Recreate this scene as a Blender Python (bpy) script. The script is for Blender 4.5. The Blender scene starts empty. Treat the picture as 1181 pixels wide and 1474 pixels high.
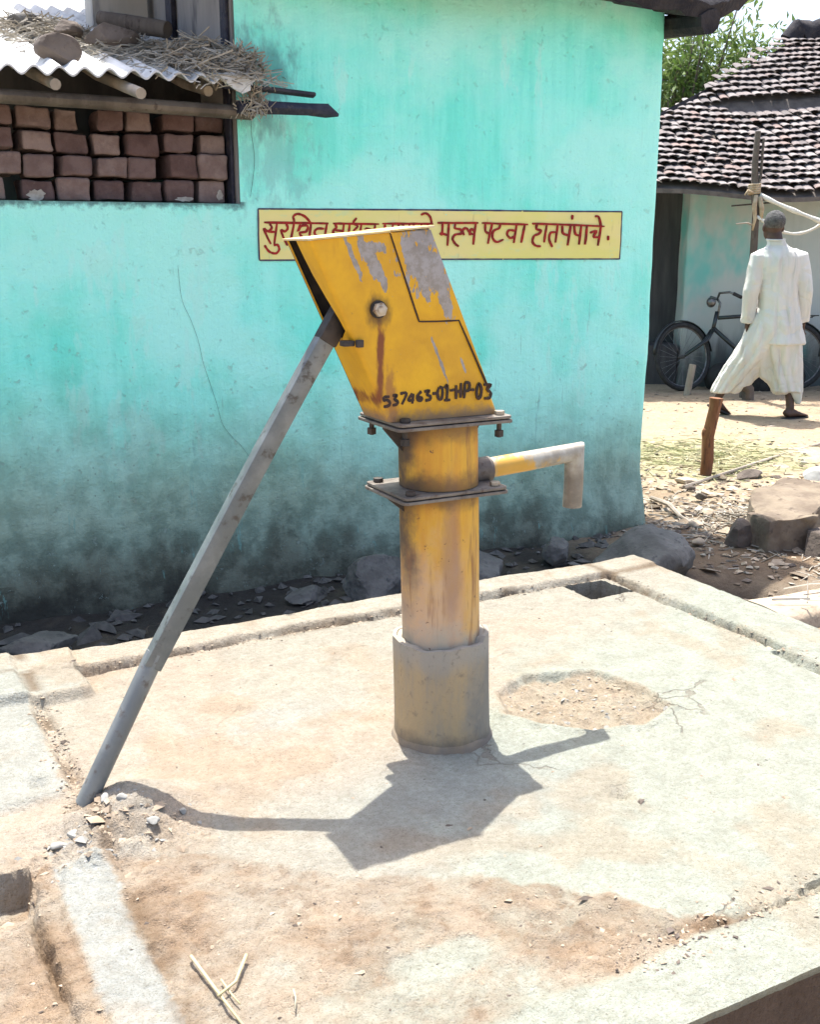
import bpy, bmesh, math, random
import numpy as np
from mathutils import Vector, Matrix, noise as mnoise
R = math.radians
sc = bpy.context.scene
COL = sc.collection
random.seed(7)

# ---------------------------------------------------------------- camera, sky, sun, exposure
CAM = Vector((-1.241, -2.161, 1.2))
cd = bpy.data.cameras.new('Camera')
cam = bpy.data.objects.new('Camera', cd)
COL.objects.link(cam)
cam.location = CAM
cam.rotation_euler = (R(90 - 14.193), 0, R(-28))
cd.sensor_fit = 'VERTICAL'
cd.sensor_height = 24
cd.lens = 24 * 1550 / 1474
cd.clip_start = 0.05
cd.clip_end = 2000
sc.camera = cam

SUN_DIR = Vector((.075, .315, 1.0)).normalized()
wd = bpy.data.worlds.new('World')
sc.world = wd
wd.use_nodes = True
nt = wd.node_tree
bg = nt.nodes['Background']
sky = nt.nodes.new('ShaderNodeTexSky')
sky.sky_type = 'NISHITA'
sky.sun_disc = False
sky.sun_elevation = math.asin(SUN_DIR.z)
sky.sun_rotation = math.atan2(SUN_DIR.x, SUN_DIR.y)
sky.dust_density = 3.5
sky.air_density = 0.85
sky.ozone_density = 0.9
nt.links.new(sky.outputs[0], bg.inputs[0])
bg.inputs[1].default_value = 0.14
sl = bpy.data.lights.new('Sun', 'SUN')
sl.energy = 3.1
sl.angle = R(0.5)
sl.color = (1.0, .975, .925)
sun = bpy.data.objects.new('Sun', sl)
COL.objects.link(sun)
sun.rotation_euler = SUN_DIR.to_track_quat('Z', 'Y').to_euler()
sc.view_settings.view_transform = 'Standard'
sc.view_settings.look = 'None'
sc.view_settings.exposure = 1.55
sc.view_settings.gamma = 1.0
sc.cycles.max_bounces = 6
sc.cycles.diffuse_bounces = 4

# ---------------------------------------------------------------- small library
def CF(x, y, z=0.0):
    "x metres right of and y metres in front of where the photographer stands"
    return Vector((CAM.x + x * .88295 + y * .46947, CAM.y - x * .46947 + y * .88295, z))
CFM = Matrix(((.88295, .46947, 0, CAM.x), (-.46947, .88295, 0, CAM.y), (0, 0, 1, 0), (0, 0, 0, 1)))

def _h(ix, iy, iz, seed):
    n = (ix.astype(np.int64) * 374761393 + iy.astype(np.int64) * 668265263 + iz.astype(np.int64) * 2147483647 + seed * 974711) & 0xffffffff
    n = ((n ^ (n >> 13)) * 1274126177) & 0xffffffff
    n = (n ^ (n >> 16)) & 0xffffffff
    return n / 4294967295.0
def vn(x, y, seed=0):
    x = np.asarray(x, float); y = np.asarray(y, float)
    ix = np.floor(x); iy = np.floor(y)
    fx = x - ix; fy = y - iy
    fx = fx * fx * (3 - 2 * fx); fy = fy * fy * (3 - 2 * fy)
    z = np.zeros_like(ix)
    a = _h(ix, iy, z, seed); b = _h(ix + 1, iy, z, seed); c = _h(ix, iy + 1, z, seed); d = _h(ix + 1, iy + 1, z, seed)
    return (a * (1 - fx) + b * fx) * (1 - fy) + (c * (1 - fx) + d * fx) * fy - .5
def fbm(x, y, seed=0, oct=4, gain=.5):
    s = 0; a = 1.0
    for i in range(oct):
        s = s + a * vn(x * 2 ** i + 17.3 * i, y * 2 ** i - 9.1 * i, seed + i * 31)
        a *= gain
    return s
def sst(a, b, x):
    t = np.clip((x - a) / (b - a), 0, 1)
    return t * t * (3 - 2 * t)

class MB:
    def __init__(s): s.v = []; s.f = []; s.m = []
    def add(s, vs, fs, mi=0):
        o = len(s.v); s.v += [tuple(p) for p in vs]; s.f += [tuple(i + o for i in f) for f in fs]; s.m += [mi] * len(fs)
        return s
    def hexa(s, p, mi=0):      # 8 corners: bottom 0-3 ccw, top 4-7
        return s.add(p, [(3, 2, 1, 0), (4, 5, 6, 7), (0, 1, 5, 4), (1, 2, 6, 5), (2, 3, 7, 6), (3, 0, 4, 7)], mi)
    def box(s, a, b, mi=0, M=None):
        p = [(a[0], a[1], a[2]), (b[0], a[1], a[2]), (b[0], b[1], a[2]), (a[0], b[1], a[2]), (a[0], a[1], b[2]), (b[0], a[1], b[2]), (b[0], b[1], b[2]), (a[0], b[1], b[2])]
        if M: p = [M @ Vector(q) for q in p]
        return s.hexa(p, mi)
    def prism(s, poly, off, mi=0):   # poly: 3-D points in a plane, extruded by off
        n = len(poly); off = Vector(off)
        vs = [Vector(p) for p in poly] + [Vector(p) + off for p in poly]
        fs = [tuple(range(n))[::-1], tuple(range(n, 2 * n))] + [(i, (i + 1) % n, n + (i + 1) % n, n + i) for i in range(n)]
        return s.add(vs, fs, mi)
    def tube(s, pts, rad, n=10, cap=True, mi=0, up=None, sq=None, jit=0, seed=0):
        pts = [Vector(p) for p in pts]; k = len(pts)
        if not hasattr(rad, '__len__'): rad = [rad] * k
        T = []
        for i in range(k):
            a = pts[max(i - 1, 0)]; b = pts[min(i + 1, k - 1)]
            T.append((b - a).normalized())
        u = Vector(up) if up else (Vector((0, 0, 1)) if abs(T[0].z) < .9 else Vector((1, 0, 0)))
        x = (u - T[0] * u.dot(T[0])).normalized()
        rnd = random.Random(seed)
        vs = []
        for i in range(k):
            x = (x - T[i] * x.dot(T[i])).normalized(); y = T[i].cross(x)
            rr = rad[i]; ra, rb = rr if hasattr(rr, '__len__') else (rr, rr)
            for j in range(n):
                a = 2 * math.pi * (j + .5) / n
                q = 1 + (rnd.uniform(-jit, jit) if jit else 0)
                vs.append(pts[i] + (x * math.cos(a) * ra + y * math.sin(a) * rb) * q)
        fs = [(i * n + j, i * n + (j + 1) % n, (i + 1) * n + (j + 1) % n, (i + 1) * n + j) for i in range(k - 1) for j in range(n)]
        if cap: fs += [tuple(range(n))[::-1], tuple(range((k - 1) * n, k * n))]
        return s.add(vs, fs, mi)
    def lathe(s, prof, c, n=40, mi=0, lean=None):
        vs = []; k = len(prof)
        for r, z in prof:
            cx, cy = (c[0], c[1]) if lean is None else lean(z)
            for j in range(n):
                a = 2 * math.pi * j / n
                vs.append((cx + r * math.cos(a), cy + r * math.sin(a), z))
        fs = [(i * n + j, i * n + (j + 1) % n, (i + 1) * n + (j + 1) % n, (i + 1) * n + j) for i in range(k - 1) for j in range(n)]
        return s.add(vs, fs, mi)
    def loft(s, rings, cap=True, mi=0):
        n = len(rings[0]); k = len(rings)
        vs = [p for r in rings for p in r]
        fs = [(i * n + j, i * n + (j + 1) % n, (i + 1) * n + (j + 1) % n, (i + 1) * n + j) for i in range(k - 1) for j in range(n)]
        if cap: fs += [tuple(range(n))[::-1], tuple(range((k - 1) * n, k * n))]
        return s.add(vs, fs, mi)
    def ell(s, c, r, seg=12, rings=8, M=None):
        vs = []; c = Vector(c)
        for i in range(rings + 1):
            t = math.pi * i / rings
            for j in range(seg):
                a = 2 * math.pi * j / seg
                p = Vector((r[0] * math.sin(t) * math.cos(a), r[1] * math.sin(t) * math.sin(a), -r[2] * math.cos(t)))
                if M: p = M @ p
                vs.append(c + p)
        fs = [(i * seg + j, i * seg + (j + 1) % seg, (i + 1) * seg + (j + 1) % seg, (i + 1) * seg + j) for i in range(rings) for j in range(seg)]
        return s.add(vs, fs)
    def strokes(s, L, plane, w=.006, th=.0012, seed=1, taper=.75):
        rnd = random.Random(seed)
        for si, st in enumerate(L):
            pts = [Vector((a, b)) for a, b in st]
            P = []
            if len(pts) == 2:
                k0 = max(4, int((pts[1] - pts[0]).length / .03)); P = [pts[0].lerp(pts[1], t / k0) for t in range(k0 + 1)]
            else:
                for i in range(len(pts) - 1):
                    p0 = pts[max(i - 1, 0)]; p1 = pts[i]; p2 = pts[i + 1]; p3 = pts[min(i + 2, len(pts) - 1)]
                    k0 = max(4, int((p2 - p1).length / .03))
                    for t in range(k0):
                        q = t / k0
                        P.append(.5 * ((2 * p1) + (p2 - p0) * q + (2 * p0 - 5 * p1 + 4 * p2 - p3) * q * q + (-p0 + 3 * p1 - 3 * p2 + p3) * q ** 3))
                P.append(pts[-1])
            k = len(P); vs = []; d = th + .00012 * si
            for i in range(k):
                t = (P[min(i + 1, k - 1)] - P[max(i - 1, 0)])
                if t.length < 1e-9: t = Vector((1, 0))
                t.normalize(); nn = Vector((-t.y, t.x))
                ww = w * .5 * rnd.uniform(.82, 1.12) * (taper if i in (0, k - 1) else 1)
                for e in (-1, 1):
                    q = P[i] + nn * ww * e
                    vs.append(plane(q.x, q.y, 0)); vs.append(plane(q.x, q.y, d))
            fs = []
            for i in range(k - 1):
                a = 4 * i; b = a + 4
                fs += [(a + 1, a + 3, b + 3, b + 1), (a, a + 1, b + 1, b), (a + 3, a + 2, b + 2, b + 3)]
            fs += [(0, 2, 3, 1), (4 * k - 4, 4 * k - 3, 4 * k - 1, 4 * k - 2)]
            s.add(vs, fs)
        return s
    def mesh(s, name, mats, smooth=False, fix=False):
        me = bpy.data.meshes.new(name)
        me.from_pydata(s.v, [], s.f); me.update()
        for m in (mats if isinstance(mats, (list, tuple)) else [mats]): me.materials.append(m)
        if any(s.m): me.polygons.foreach_set('material_index', s.m)
        if smooth:
            me.polygons.foreach_set('use_smooth', [True] * len(me.polygons))
        if fix:
            bm = bmesh.new(); bm.from_mesh(me); bmesh.ops.recalc_face_normals(bm, faces=bm.faces); bm.to_mesh(me); bm.free()
        return me
    def build(s, name, mats, parent=None, smooth=False, fix=True, angle=None, bevel=0, M=None):
        me = s.mesh(name, mats, smooth or angle is not None, fix)
        if bevel:
            bm = bmesh.new(); bm.from_mesh(me)
            es = [e for e in bm.edges if len(e.link_faces) == 2 and e.calc_face_angle(0) > R(35)]
            bmesh.ops.bevel(bm, geom=es, offset=bevel, segments=2, affect='EDGES', profile=.6, clamp_overlap=True)
            bm.to_mesh(me); bm.free()
            me.polygons.foreach_set('use_smooth', [True] * len(me.polygons)); angle = angle or 40
        if angle is not None:
            me.set_sharp_from_angle(angle=R(angle))
        o = bpy.data.objects.new(name, me); COL.objects.link(o)
        if parent is not None: o.parent = parent; 
        if M is not None: o.matrix_local = M
        return o

def tag(o, label=None, cat=None, group=None, kind=None):
    if label: o['label'] = label
    if cat: o['category'] = cat
    if group: o['group'] = group
    if kind: o['kind'] = kind
    return o
def empty(name, label, cat, group=None, M=None):
    o = bpy.data.objects.new(name, None); COL.objects.link(o); o.empty_display_size = .1
    if M is not None: o.matrix_world = M
    return tag(o, label, cat, group)
def parent_at(o, root, M=None): o.parent = root

def rock(size, seed, cuts=9, rough=.05, sub=4, flat=None):
    bm = bmesh.new(); bmesh.ops.create_icosphere(bm, subdivisions=sub, radius=1)
    rnd = random.Random(seed)
    for i in range(cuts):
        n = Vector((rnd.gauss(0, 1), rnd.gauss(0, 1), rnd.gauss(0, 1))).normalized(); d = rnd.uniform(.5, .85)
        for v in bm.verts:
            q = v.co.dot(n) - d
            if q > 0: v.co -= n * q * .96
    if flat is not None:
        for v in bm.verts:
            if v.co.z > flat: v.co.z = flat + (v.co.z - flat) * .08
    off = Vector((seed * 3.1, seed * 1.7, 0))
    for v in bm.verts:
        p = v.co
        f = mnoise.fractal(p * 2.2 + off, 1.0, 2.0, 4) * rough + mnoise.fractal(p * 9 + off, 1.0, 2.0, 3) * rough * .3
        v.co = p * (1 + f)
        v.co.x *= size[0]; v.co.y *= size[1]; v.co.z *= size[2]
    mb = MB()
    bm.verts.ensure_lookup_table()
    mb.add([v.co.copy() for v in bm.verts], [[w.index for w in f.verts] for f in bm.faces])
    bm.free()
    return mb

# ---------------------------------------------------------------- node materials
class NG:
    def __init__(s, name):
        s.m = bpy.data.materials.new(name); s.m.use_nodes = True
        s.t = s.m.node_tree; s.b = s.t.nodes['Principled BSDF']
        s.b.inputs['Roughness'].default_value = .85
        s.pos = s.t.nodes.new('ShaderNodeNewGeometry').outputs['Position']
        s.x = None
    def n(s, typ, **kw):
        o = s.t.nodes.new(typ)
        for k, v in kw.items(): setattr(o, k, v)
        return o
    def put(s, sock, v):
        if hasattr(v, 'is_output') or isinstance(v, bpy.types.NodeSocket): s.t.links.new(v, sock)
        elif isinstance(v, tuple) and len(v) == 3 and sock.type == 'RGBA': sock.default_value = (*v, 1)
        else: sock.default_value = v
    def obj(s):
        return s.n('ShaderNodeTexCoord').outputs['Object']
    def map(s, vec, scale=(1, 1, 1), loc=(0, 0, 0)):
        o = s.n('ShaderNodeMapping'); s.put(o.inputs['Vector'], vec); o.inputs['Scale'].default_value = scale; o.inputs['Location'].default_value = loc
        return o.outputs[0]
    def noise(s, scale=5, detail=4, rough=.55, vec=None, stretch=None, dist=0):
        v = vec if vec is not None else s.pos
        if stretch: v = s.map(v, stretch)
        o = s.n('ShaderNodeTexNoise'); s.put(o.inputs['Vector'], v)
        o.inputs['Scale'].default_value = scale; o.inputs['Detail'].default_value = detail; o.inputs['Roughness'].default_value = rough; o.inputs['Distortion'].default_value = dist
        return o.outputs[0]
    def vor(s, scale, feature='F1', vec=None, out='Distance'):
        o = s.n('ShaderNodeTexVoronoi', feature=feature); s.put(o.inputs['Vector'], vec if vec is not None else s.pos); o.inputs['Scale'].default_value = scale
        return o.outputs[out]
    def ramp(s, f, a, b, va=0., vb=1.):
        o = s.n('ShaderNodeMapRange'); o.clamp = True; o.interpolation_type = 'SMOOTHSTEP'
        s.put(o.inputs[0], f); s.put(o.inputs[1], a); s.put(o.inputs[2], b); s.put(o.inputs[3], va); s.put(o.inputs[4], vb)
        return o.outputs[0]
    def ma(s, op, a, b=0.):
        o = s.n('ShaderNodeMath', operation=op); s.put(o.inputs[0], a); s.put(o.inputs[1], b); return o.outputs[0]
    def mix(s, f, a, b, blend='MIX'):
        o = s.n('ShaderNodeMix', data_type='RGBA', blend_type=blend); s.put(o.inputs[0], f); s.put(o.inputs[6], a); s.put(o.inputs[7], b); return o.outputs[2]
    def sep(s, v=None):
        o = s.n('ShaderNodeSeparateXYZ'); s.put(o.inputs[0], v if v is not None else s.pos); return o.outputs
    def col(s, c): s.put(s.b.inputs['Base Color'], c); return s
    def rgh(s, r): s.put(s.b.inputs['Roughness'], r); return s
    def bump(s, h, st=.3, d=.01):
        o = s.n('ShaderNodeBump'); s.put(o.inputs['Height'], h); o.inputs['Strength'].default_value = st; o.inputs['Distance'].default_value = d
        s.t.links.new(o.outputs[0], s.b.inputs['Normal']); return s
    def blob(s, x, z, x0, z0, rx, rz, amp=.5, ns=40, soft=.12, shear=0, seed=0):
        "mask of an irregular patch round (x0,z0) on an upright face"
        dx = s.ma('ADD', s.ma('SUBTRACT', x, x0), s.ma('MULTIPLY', s.ma('SUBTRACT', z, z0), shear))
        a = s.ma('POWER', s.ma('ABSOLUTE', s.ma('DIVIDE', dx, rx)), 2.)
        b = s.ma('POWER', s.ma('ABSOLUTE', s.ma('DIVIDE', s.ma('SUBTRACT', z, z0), rz)), 2.)
        d = s.ma('SQRT', s.ma('ADD', a, b))
        nz = s.ma('MULTIPLY', s.ma('SUBTRACT', s.noise(ns, 4, .65, s.map(s.pos, (1, 1, .45), (seed, 0, 0))), .5), amp * 4)
        return s.ramp(s.ma('ADD', d, nz), 1 - soft, 1 + soft, 1., 0.)

def simple(name, c1, c2, scale=8, rough=.85, bump=.3, bd=.006, stretch=None, metal=0, c3=None, s3=40, spec=None, vec=False):
    g = NG(name); v = g.obj() if vec else None
    n1 = g.noise(scale, 5, .6, v, stretch)
    c = g.mix(g.ramp(n1, .35, .65), c1, c2)
    n2 = g.noise(s3, 4, .6, v, stretch)
    if c3: c = g.mix(g.ramp(n2, .55, .72), c, c3)
    g.col(c).rgh(rough).bump(g.ma('ADD', g.ma('MULTIPLY', n2, .5), n1), bump, bd)
    g.b.inputs['Metallic'].default_value = metal
    if spec is not None: g.b.inputs['Specular IOR Level'].default_value = spec
    return g.m

# wall paint: turquoise limewash, weathered, with soot and algae rising from the damp foot
def wall_paint():
    g = NG('turquoise_limewash')
    x, y, z = g.sep()
    big = g.noise(1.6, 4, .6); streak = g.noise(5, 5, .62, stretch=(1, 1, .16)); mid = g.noise(9, 6, .65); fine = g.noise(60, 4, .7)
    c = g.mix(g.ramp(streak, .38, .64), (.20, .88, .72), (.29, .94, .80))
    br_ = g.noise(34, 4, .6, stretch=(1, 1, .05)); c = g.mix(g.ramp(br_, .40, .62, 0., .5), c, g.mix(1., c, (.86, .92, .92), 'MULTIPLY'))
    c = g.mix(g.ramp(big, .36, .62, 0., .8), c, (.46, .96, .85))
    c = g.mix(g.ramp(g.noise(3.2, 5, .7, stretch=(1, 1, .3)), .59, .64, 0., .45), c, (.50, .90, .80))
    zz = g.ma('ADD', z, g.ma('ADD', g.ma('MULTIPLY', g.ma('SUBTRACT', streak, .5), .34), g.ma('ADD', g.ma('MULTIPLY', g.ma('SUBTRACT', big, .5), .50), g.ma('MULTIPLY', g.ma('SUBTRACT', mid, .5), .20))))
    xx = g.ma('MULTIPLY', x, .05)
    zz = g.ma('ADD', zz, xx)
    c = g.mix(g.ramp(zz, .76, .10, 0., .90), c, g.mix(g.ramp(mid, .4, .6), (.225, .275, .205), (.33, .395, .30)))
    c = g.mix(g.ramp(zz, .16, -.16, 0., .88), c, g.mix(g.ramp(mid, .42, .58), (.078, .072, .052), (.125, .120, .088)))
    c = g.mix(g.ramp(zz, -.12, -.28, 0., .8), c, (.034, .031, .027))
    # drips and grey scuffs higher up
    dr = g.ramp(g.noise(16, 6, .72, stretch=(1, 1, .09)), .625, .665)
    c = g.mix(g.ma('MULTIPLY', dr, g.ramp(z, 1.75, .2, .10, .45)), c, (.20, .42, .37))
    # soot round the roof corner and eave poles
    s1 = g.blob(x, z, .31, 1.80, .12, .17, .9, 14, .5); s2 = g.blob(x, z, .36, 1.50, .13, .14, 1.3, 18, .6)
    c = g.mix(g.ma('MULTIPLY', s1, .6), c, (.09, .16, .19)); c = g.mix(g.ma('MULTIPLY', s2, .45), c, (.22, .48, .47))
    sp = g.ramp(g.vor(26), .05, .09, 1., 0.)
    c = g.mix(g.ma('MULTIPLY', sp, g.ramp(mid, .56, .62, 0., .5)), c, (.1, .22, .22))
    ch = g.ramp(g.noise(22, 6, .74), .625, .64); c = g.mix(g.ma('MULTIPLY', ch, g.ramp(z, 1.6, .3, .15, .40)), c, (.36, .44, .38))
    mud = g.ramp(g.ma('ADD', g.vor(34, vec=g.map(g.pos, (1, 1, .8))), g.ma('MULTIPLY', fine, .06)), .16, .12); c = g.mix(g.ma('MULTIPLY', mud, g.ma('MULTIPLY', g.ramp(g.noise(4, 3, .6), .5, .6), g.ramp(z, .9, .1, 0., .5))), c, (.11, .10, .085))
    low = g.ma('MULTIPLY', g.ramp(g.ma('ADD', z, g.ma('MULTIPLY', g.ma('SUBTRACT', g.noise(30, 5, .7), .5), .07)), 1.305, 1.335), g.ma('MULTIPLY', g.ramp(x, .25, .23), g.ramp(z, 1.345, 1.34)))  # ragged dark line painted along the low wall's top for the ledge shade
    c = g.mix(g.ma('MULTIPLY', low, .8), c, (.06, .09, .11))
    g.col(c).rgh(.92)
    g.b.inputs['Specular IOR Level'].default_value = .15
    g.bump(g.ma('ADD', g.ma('MULTIPLY', mid, 1.2), g.ma('ADD', g.ma('MULTIPLY', fine, .5), g.ma('ADD', g.ma('MULTIPLY', br_, .5), g.ma('MULTIPLY', ch, -.25)))), .7, .016)
    return g.m
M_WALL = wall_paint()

def vcol_ground(name, fine=90, bump=.5, speck=True, spec=.2):
    g = NG(name)
    a = g.n('ShaderNodeVertexColor', layer_name='Col').outputs[0]
    n1 = g.noise(14, 6, .65); n2 = g.noise(fine, 5, .7); n3 = g.noise(3, 4, .6)
    c = g.mix(g.ramp(n1, .3, .7), g.mix(1., a, (.90, .88, .86), 'MULTIPLY'), g.mix(1., a, (1.10, 1.09, 1.07), 'MULTIPLY'))
    c = g.mix(g.ramp(n2, .25, .75, 0., .9), c, g.mix(1., c, (.74, .71, .66), 'MULTIPLY'))
    wv_ = g.n('ShaderNodeVectorMath', operation='ADD'); g.put(wv_.inputs[0], g.pos); nz_ = g.n('ShaderNodeTexNoise'); g.put(nz_.inputs['Vector'], g.pos); nz_.inputs['Scale'].default_value = 6; nz_.inputs['Detail'].default_value = 5; sc2 = g.n('ShaderNodeVectorMath', operation='SCALE'); g.put(sc2.inputs[0], nz_.outputs['Color']); sc2.inputs['Scale'].default_value = .22; g.put(wv_.inputs[1], sc2.outputs[0])
    ck = g.ramp(g.vor(2.6, 'DISTANCE_TO_EDGE', wv_.outputs[0]), .003, .010, 1., 0.); ck = g.ma('MULTIPLY', ck, g.ramp(g.noise(2.2, 3, .6), .58, .64)); c = g.mix(g.ma('MULTIPLY', ck, .5), c, (.16, .12, .09))
    n4 = g.noise(fine * 3.2, 3, .7); c = g.mix(g.ramp(n4, .53, .66, 0., .7), c, g.mix(1., c, (.62, .57, .50), 'MULTIPLY')); c = g.mix(g.ramp(g.noise(150, 3, .65), .58, .66, 0., .4), c, g.mix(1., c, (1.25, 1.24, 1.22), 'MULTIPLY'))
    if speck:
        for sc_, t_ in ((42, .52), (95, .50)):
            vo = g.vor(sc_, vec=g.map(g.pos, (1, 1.3, 1), (sc_, 0, 0))); sp = g.ramp(vo, .05, .13, 1., 0.); c = g.mix(g.ma('MULTIPLY', sp, g.ramp(g.noise(7, 3, .6, g.map(g.pos, (1, 1, 1), (sc_, 3, 0))), t_, t_ + .06, 0., .75)), c, (.15, .115, .085))
    g.col(c).rgh(.95); g.b.inputs['Specular IOR Level'].default_value = spec
    g.bump(g.ma('SUBTRACT', g.ma('ADD', n1, g.ma('ADD', g.ma('MULTIPLY', n2, .9), g.ma('MULTIPLY', n4, .5))), g.ma('MULTIPLY', ck, .5)), bump, .012)
    return g.m
M_SLAB = vcol_ground('worn_cement', 75, .9); M_DIRT = vcol_ground('village_dirt', 60, .7)

def yellow_paint():
    g = NG('worn_yellow_paint')
    x, y, z = g.sep()
    n = g.noise(9, 5, .6); f = g.noise(45, 5, .7); st = g.noise(30, 5, .65, stretch=(1, 1, .18))
    c = g.mix(g.ramp(n, .35, .68), (.58, .300, .007), (.70, .385, .010))
    c = g.mix(g.ramp(st, .58, .75, 0., .45), c, (.50, .24, .012))
    c = g.mix(g.ramp(f, .6, .8, 0., .35), c, (.42, .21, .03))
    # worn bare metal: inspection cover, scrapes
    grey = (.30, .30, .31)
    w = g.blob(x, z, -.085, 1.155, .062, .075, .95, 42, .05, .35)
    for a in ((-.045, 1.075, .016, .05), (-.232, 1.17, .013, .05), (-.205, 1.135, .013, .045), (-.262, 1.16, .006, .05), (-.22, 1.185, .028, .012), (-.056, .945, .004, .045), (.005, .93, .003, .02)):
        w = g.ma('MAXIMUM', w, g.blob(x, z, a[0], a[1], a[2], a[3], .75, 60, .06, .42))
    c = g.mix(g.ma('MULTIPLY', w, .92), c, g.mix(g.ramp(f, .4, .6), grey, (.22, .215, .21)))
    # rust run below the axle, grime at the foot
    r = g.blob(x, z, -.202, .945, .009, .10, .6, 30, .4, .0); r2 = g.blob(x, z, -.178, .87, .012, .08, .9, 40, .5, .1)
    ax = g.blob(x, z, -.208, 1.052, .026, .03, .5, 40, .5)
    c = g.mix(g.ma('MULTIPLY', r, .95), c, (.17, .040, .012)); c = g.mix(g.ma('MULTIPLY', r2, .7), c, (.26, .10, .035)); c = g.mix(g.ma('MULTIPLY', ax, .8), c, (.10, .055, .02))
    ft = g.ramp(g.ma('ADD', z, g.ma('MULTIPLY', g.ma('SUBTRACT', f, .5), .05)), .842, .81)
    c = g.mix(g.ma('MULTIPLY', ft, .8), c, (.20, .13, .09))
    fl = g.ramp(g.noise(70, 6, .75), .655, .675); fl = g.ma('MULTIPLY', fl, g.ramp(g.noise(8, 3, .6), .46, .58)); c = g.mix(fl, c, g.mix(g.ramp(f, .4, .6), (.13, .05, .02), (.25, .235, .22)))
    sc_ = g.ramp(g.noise(24, 4, .7, stretch=(1, 1, .06)), .70, .715); c = g.mix(g.ma('MULTIPLY', sc_, g.ramp(n, .45, .55, 0., .8)), c, (.28, .15, .05))
    hd_ = g.ramp(g.noise(4, 4, .65), .52, .70, 0., .45); c = g.mix(hd_, c, g.mix(1., c, (.62, .52, .42), 'MULTIPLY'))
    g.col(c).rgh(g.ramp(n, .3, .7, .5, .68)).bump(g.ma('SUBTRACT', g.ma('ADD', g.ma('MULTIPLY', n, 1.2), g.ma('MULTIPLY', f, .5)), g.ma('MULTIPLY', g.ma('MAXIMUM', w, fl), .35)), .3, .006)
    return g.m
M_YEL = yellow_paint()

def pipe_paint():
    g = NG('faded_pump_pipe')
    x, y, z = g.sep()
    st = g.noise(16, 5, .62, stretch=(1, 1, .12)); n = g.noise(11, 5, .65); f = g.noise(60, 4, .7)
    c = g.mix(g.ramp(st, .38, .62), (.58, .27, .03), (.68, .38, .035))
    pale = g.ramp(g.ma('ADD', z, g.ma('MULTIPLY', g.ma('SUBTRACT', n, .5), .45)), .62, .30)
    side = g.ramp(g.ma('ADD', x, g.ma('MULTIPLY', g.ma('SUBTRACT', st, .5), .15)), .03, -.06)
    c = g.mix(g.ma('MULTIPLY', g.ma('MULTIPLY', pale, g.ramp(side, 0., 1., .45, 1.)), .9), c, (.58, .39, .26))
    c = g.mix(g.ramp(g.ma('ADD', z, g.ma('MULTIPLY', g.ma('SUBTRACT', n, .5), .25)), .36, .24, 0., .95), c, (.40, .35, .27))
    c = g.mix(g.ma('MULTIPLY', g.blob(x, z, -.030, .47, .020, .19, .55, 14, .5), .55), c, (.30, .165, .11))
    # soot on the handle side and under the flanges, rust tears
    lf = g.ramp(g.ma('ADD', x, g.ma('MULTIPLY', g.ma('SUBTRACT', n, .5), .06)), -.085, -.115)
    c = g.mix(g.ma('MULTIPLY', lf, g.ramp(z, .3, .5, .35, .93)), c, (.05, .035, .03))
    c = g.mix(g.ramp(st, .54, .66, 0., .8), c, (.24, .095, .042))
    fl = g.ramp(g.noise(55, 6, .75), .63, .66); c = g.mix(g.ma('MULTIPLY', fl, g.ramp(n, .42, .55)), c, (.13, .06, .035))
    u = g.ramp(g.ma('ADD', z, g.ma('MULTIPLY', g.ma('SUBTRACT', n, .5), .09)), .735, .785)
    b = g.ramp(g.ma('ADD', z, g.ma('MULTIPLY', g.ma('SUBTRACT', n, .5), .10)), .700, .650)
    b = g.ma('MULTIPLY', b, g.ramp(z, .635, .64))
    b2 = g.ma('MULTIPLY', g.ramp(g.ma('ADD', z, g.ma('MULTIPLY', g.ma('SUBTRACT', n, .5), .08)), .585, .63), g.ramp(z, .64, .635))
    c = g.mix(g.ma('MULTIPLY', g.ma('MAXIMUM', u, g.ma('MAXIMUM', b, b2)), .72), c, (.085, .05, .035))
    c = g.mix(g.ramp(f, .62, .8, 0., .4), c, (.2, .13, .07))
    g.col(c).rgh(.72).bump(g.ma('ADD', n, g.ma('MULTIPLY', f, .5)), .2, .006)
    return g.m
M_PIPE = pipe_paint()
M_FLANGE = simple('grimy_plate', (.12, .098, .082), (.225, .195, .16), 14, .62, .3, .004, c3=(.09, .05, .035), metal=.25)
M_STEEL = simple('weathered_handle_steel', (.13, .145, .145), (.215, .23, .228), 9, .42, .25, .004, c3=(.075, .07, .064), s3=38, metal=.35)
M_DARKIRON = simple('dark_iron', (.03, .026, .024), (.07, .055, .045), 20, .6, .3, .004, metal=.3)
M_BOLT = simple('worn_bolt', (.42, .36, .27), (.30, .25, .19), 60, .5, .3, .002, metal=.4, c3=(.12, .07, .04))
M_SPOUT = simple('galvanised_spout', (.52, .48, .40), (.40, .37, .31), 14, .5, .2, .003, c3=(.26, .17, .09), metal=.25)
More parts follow.
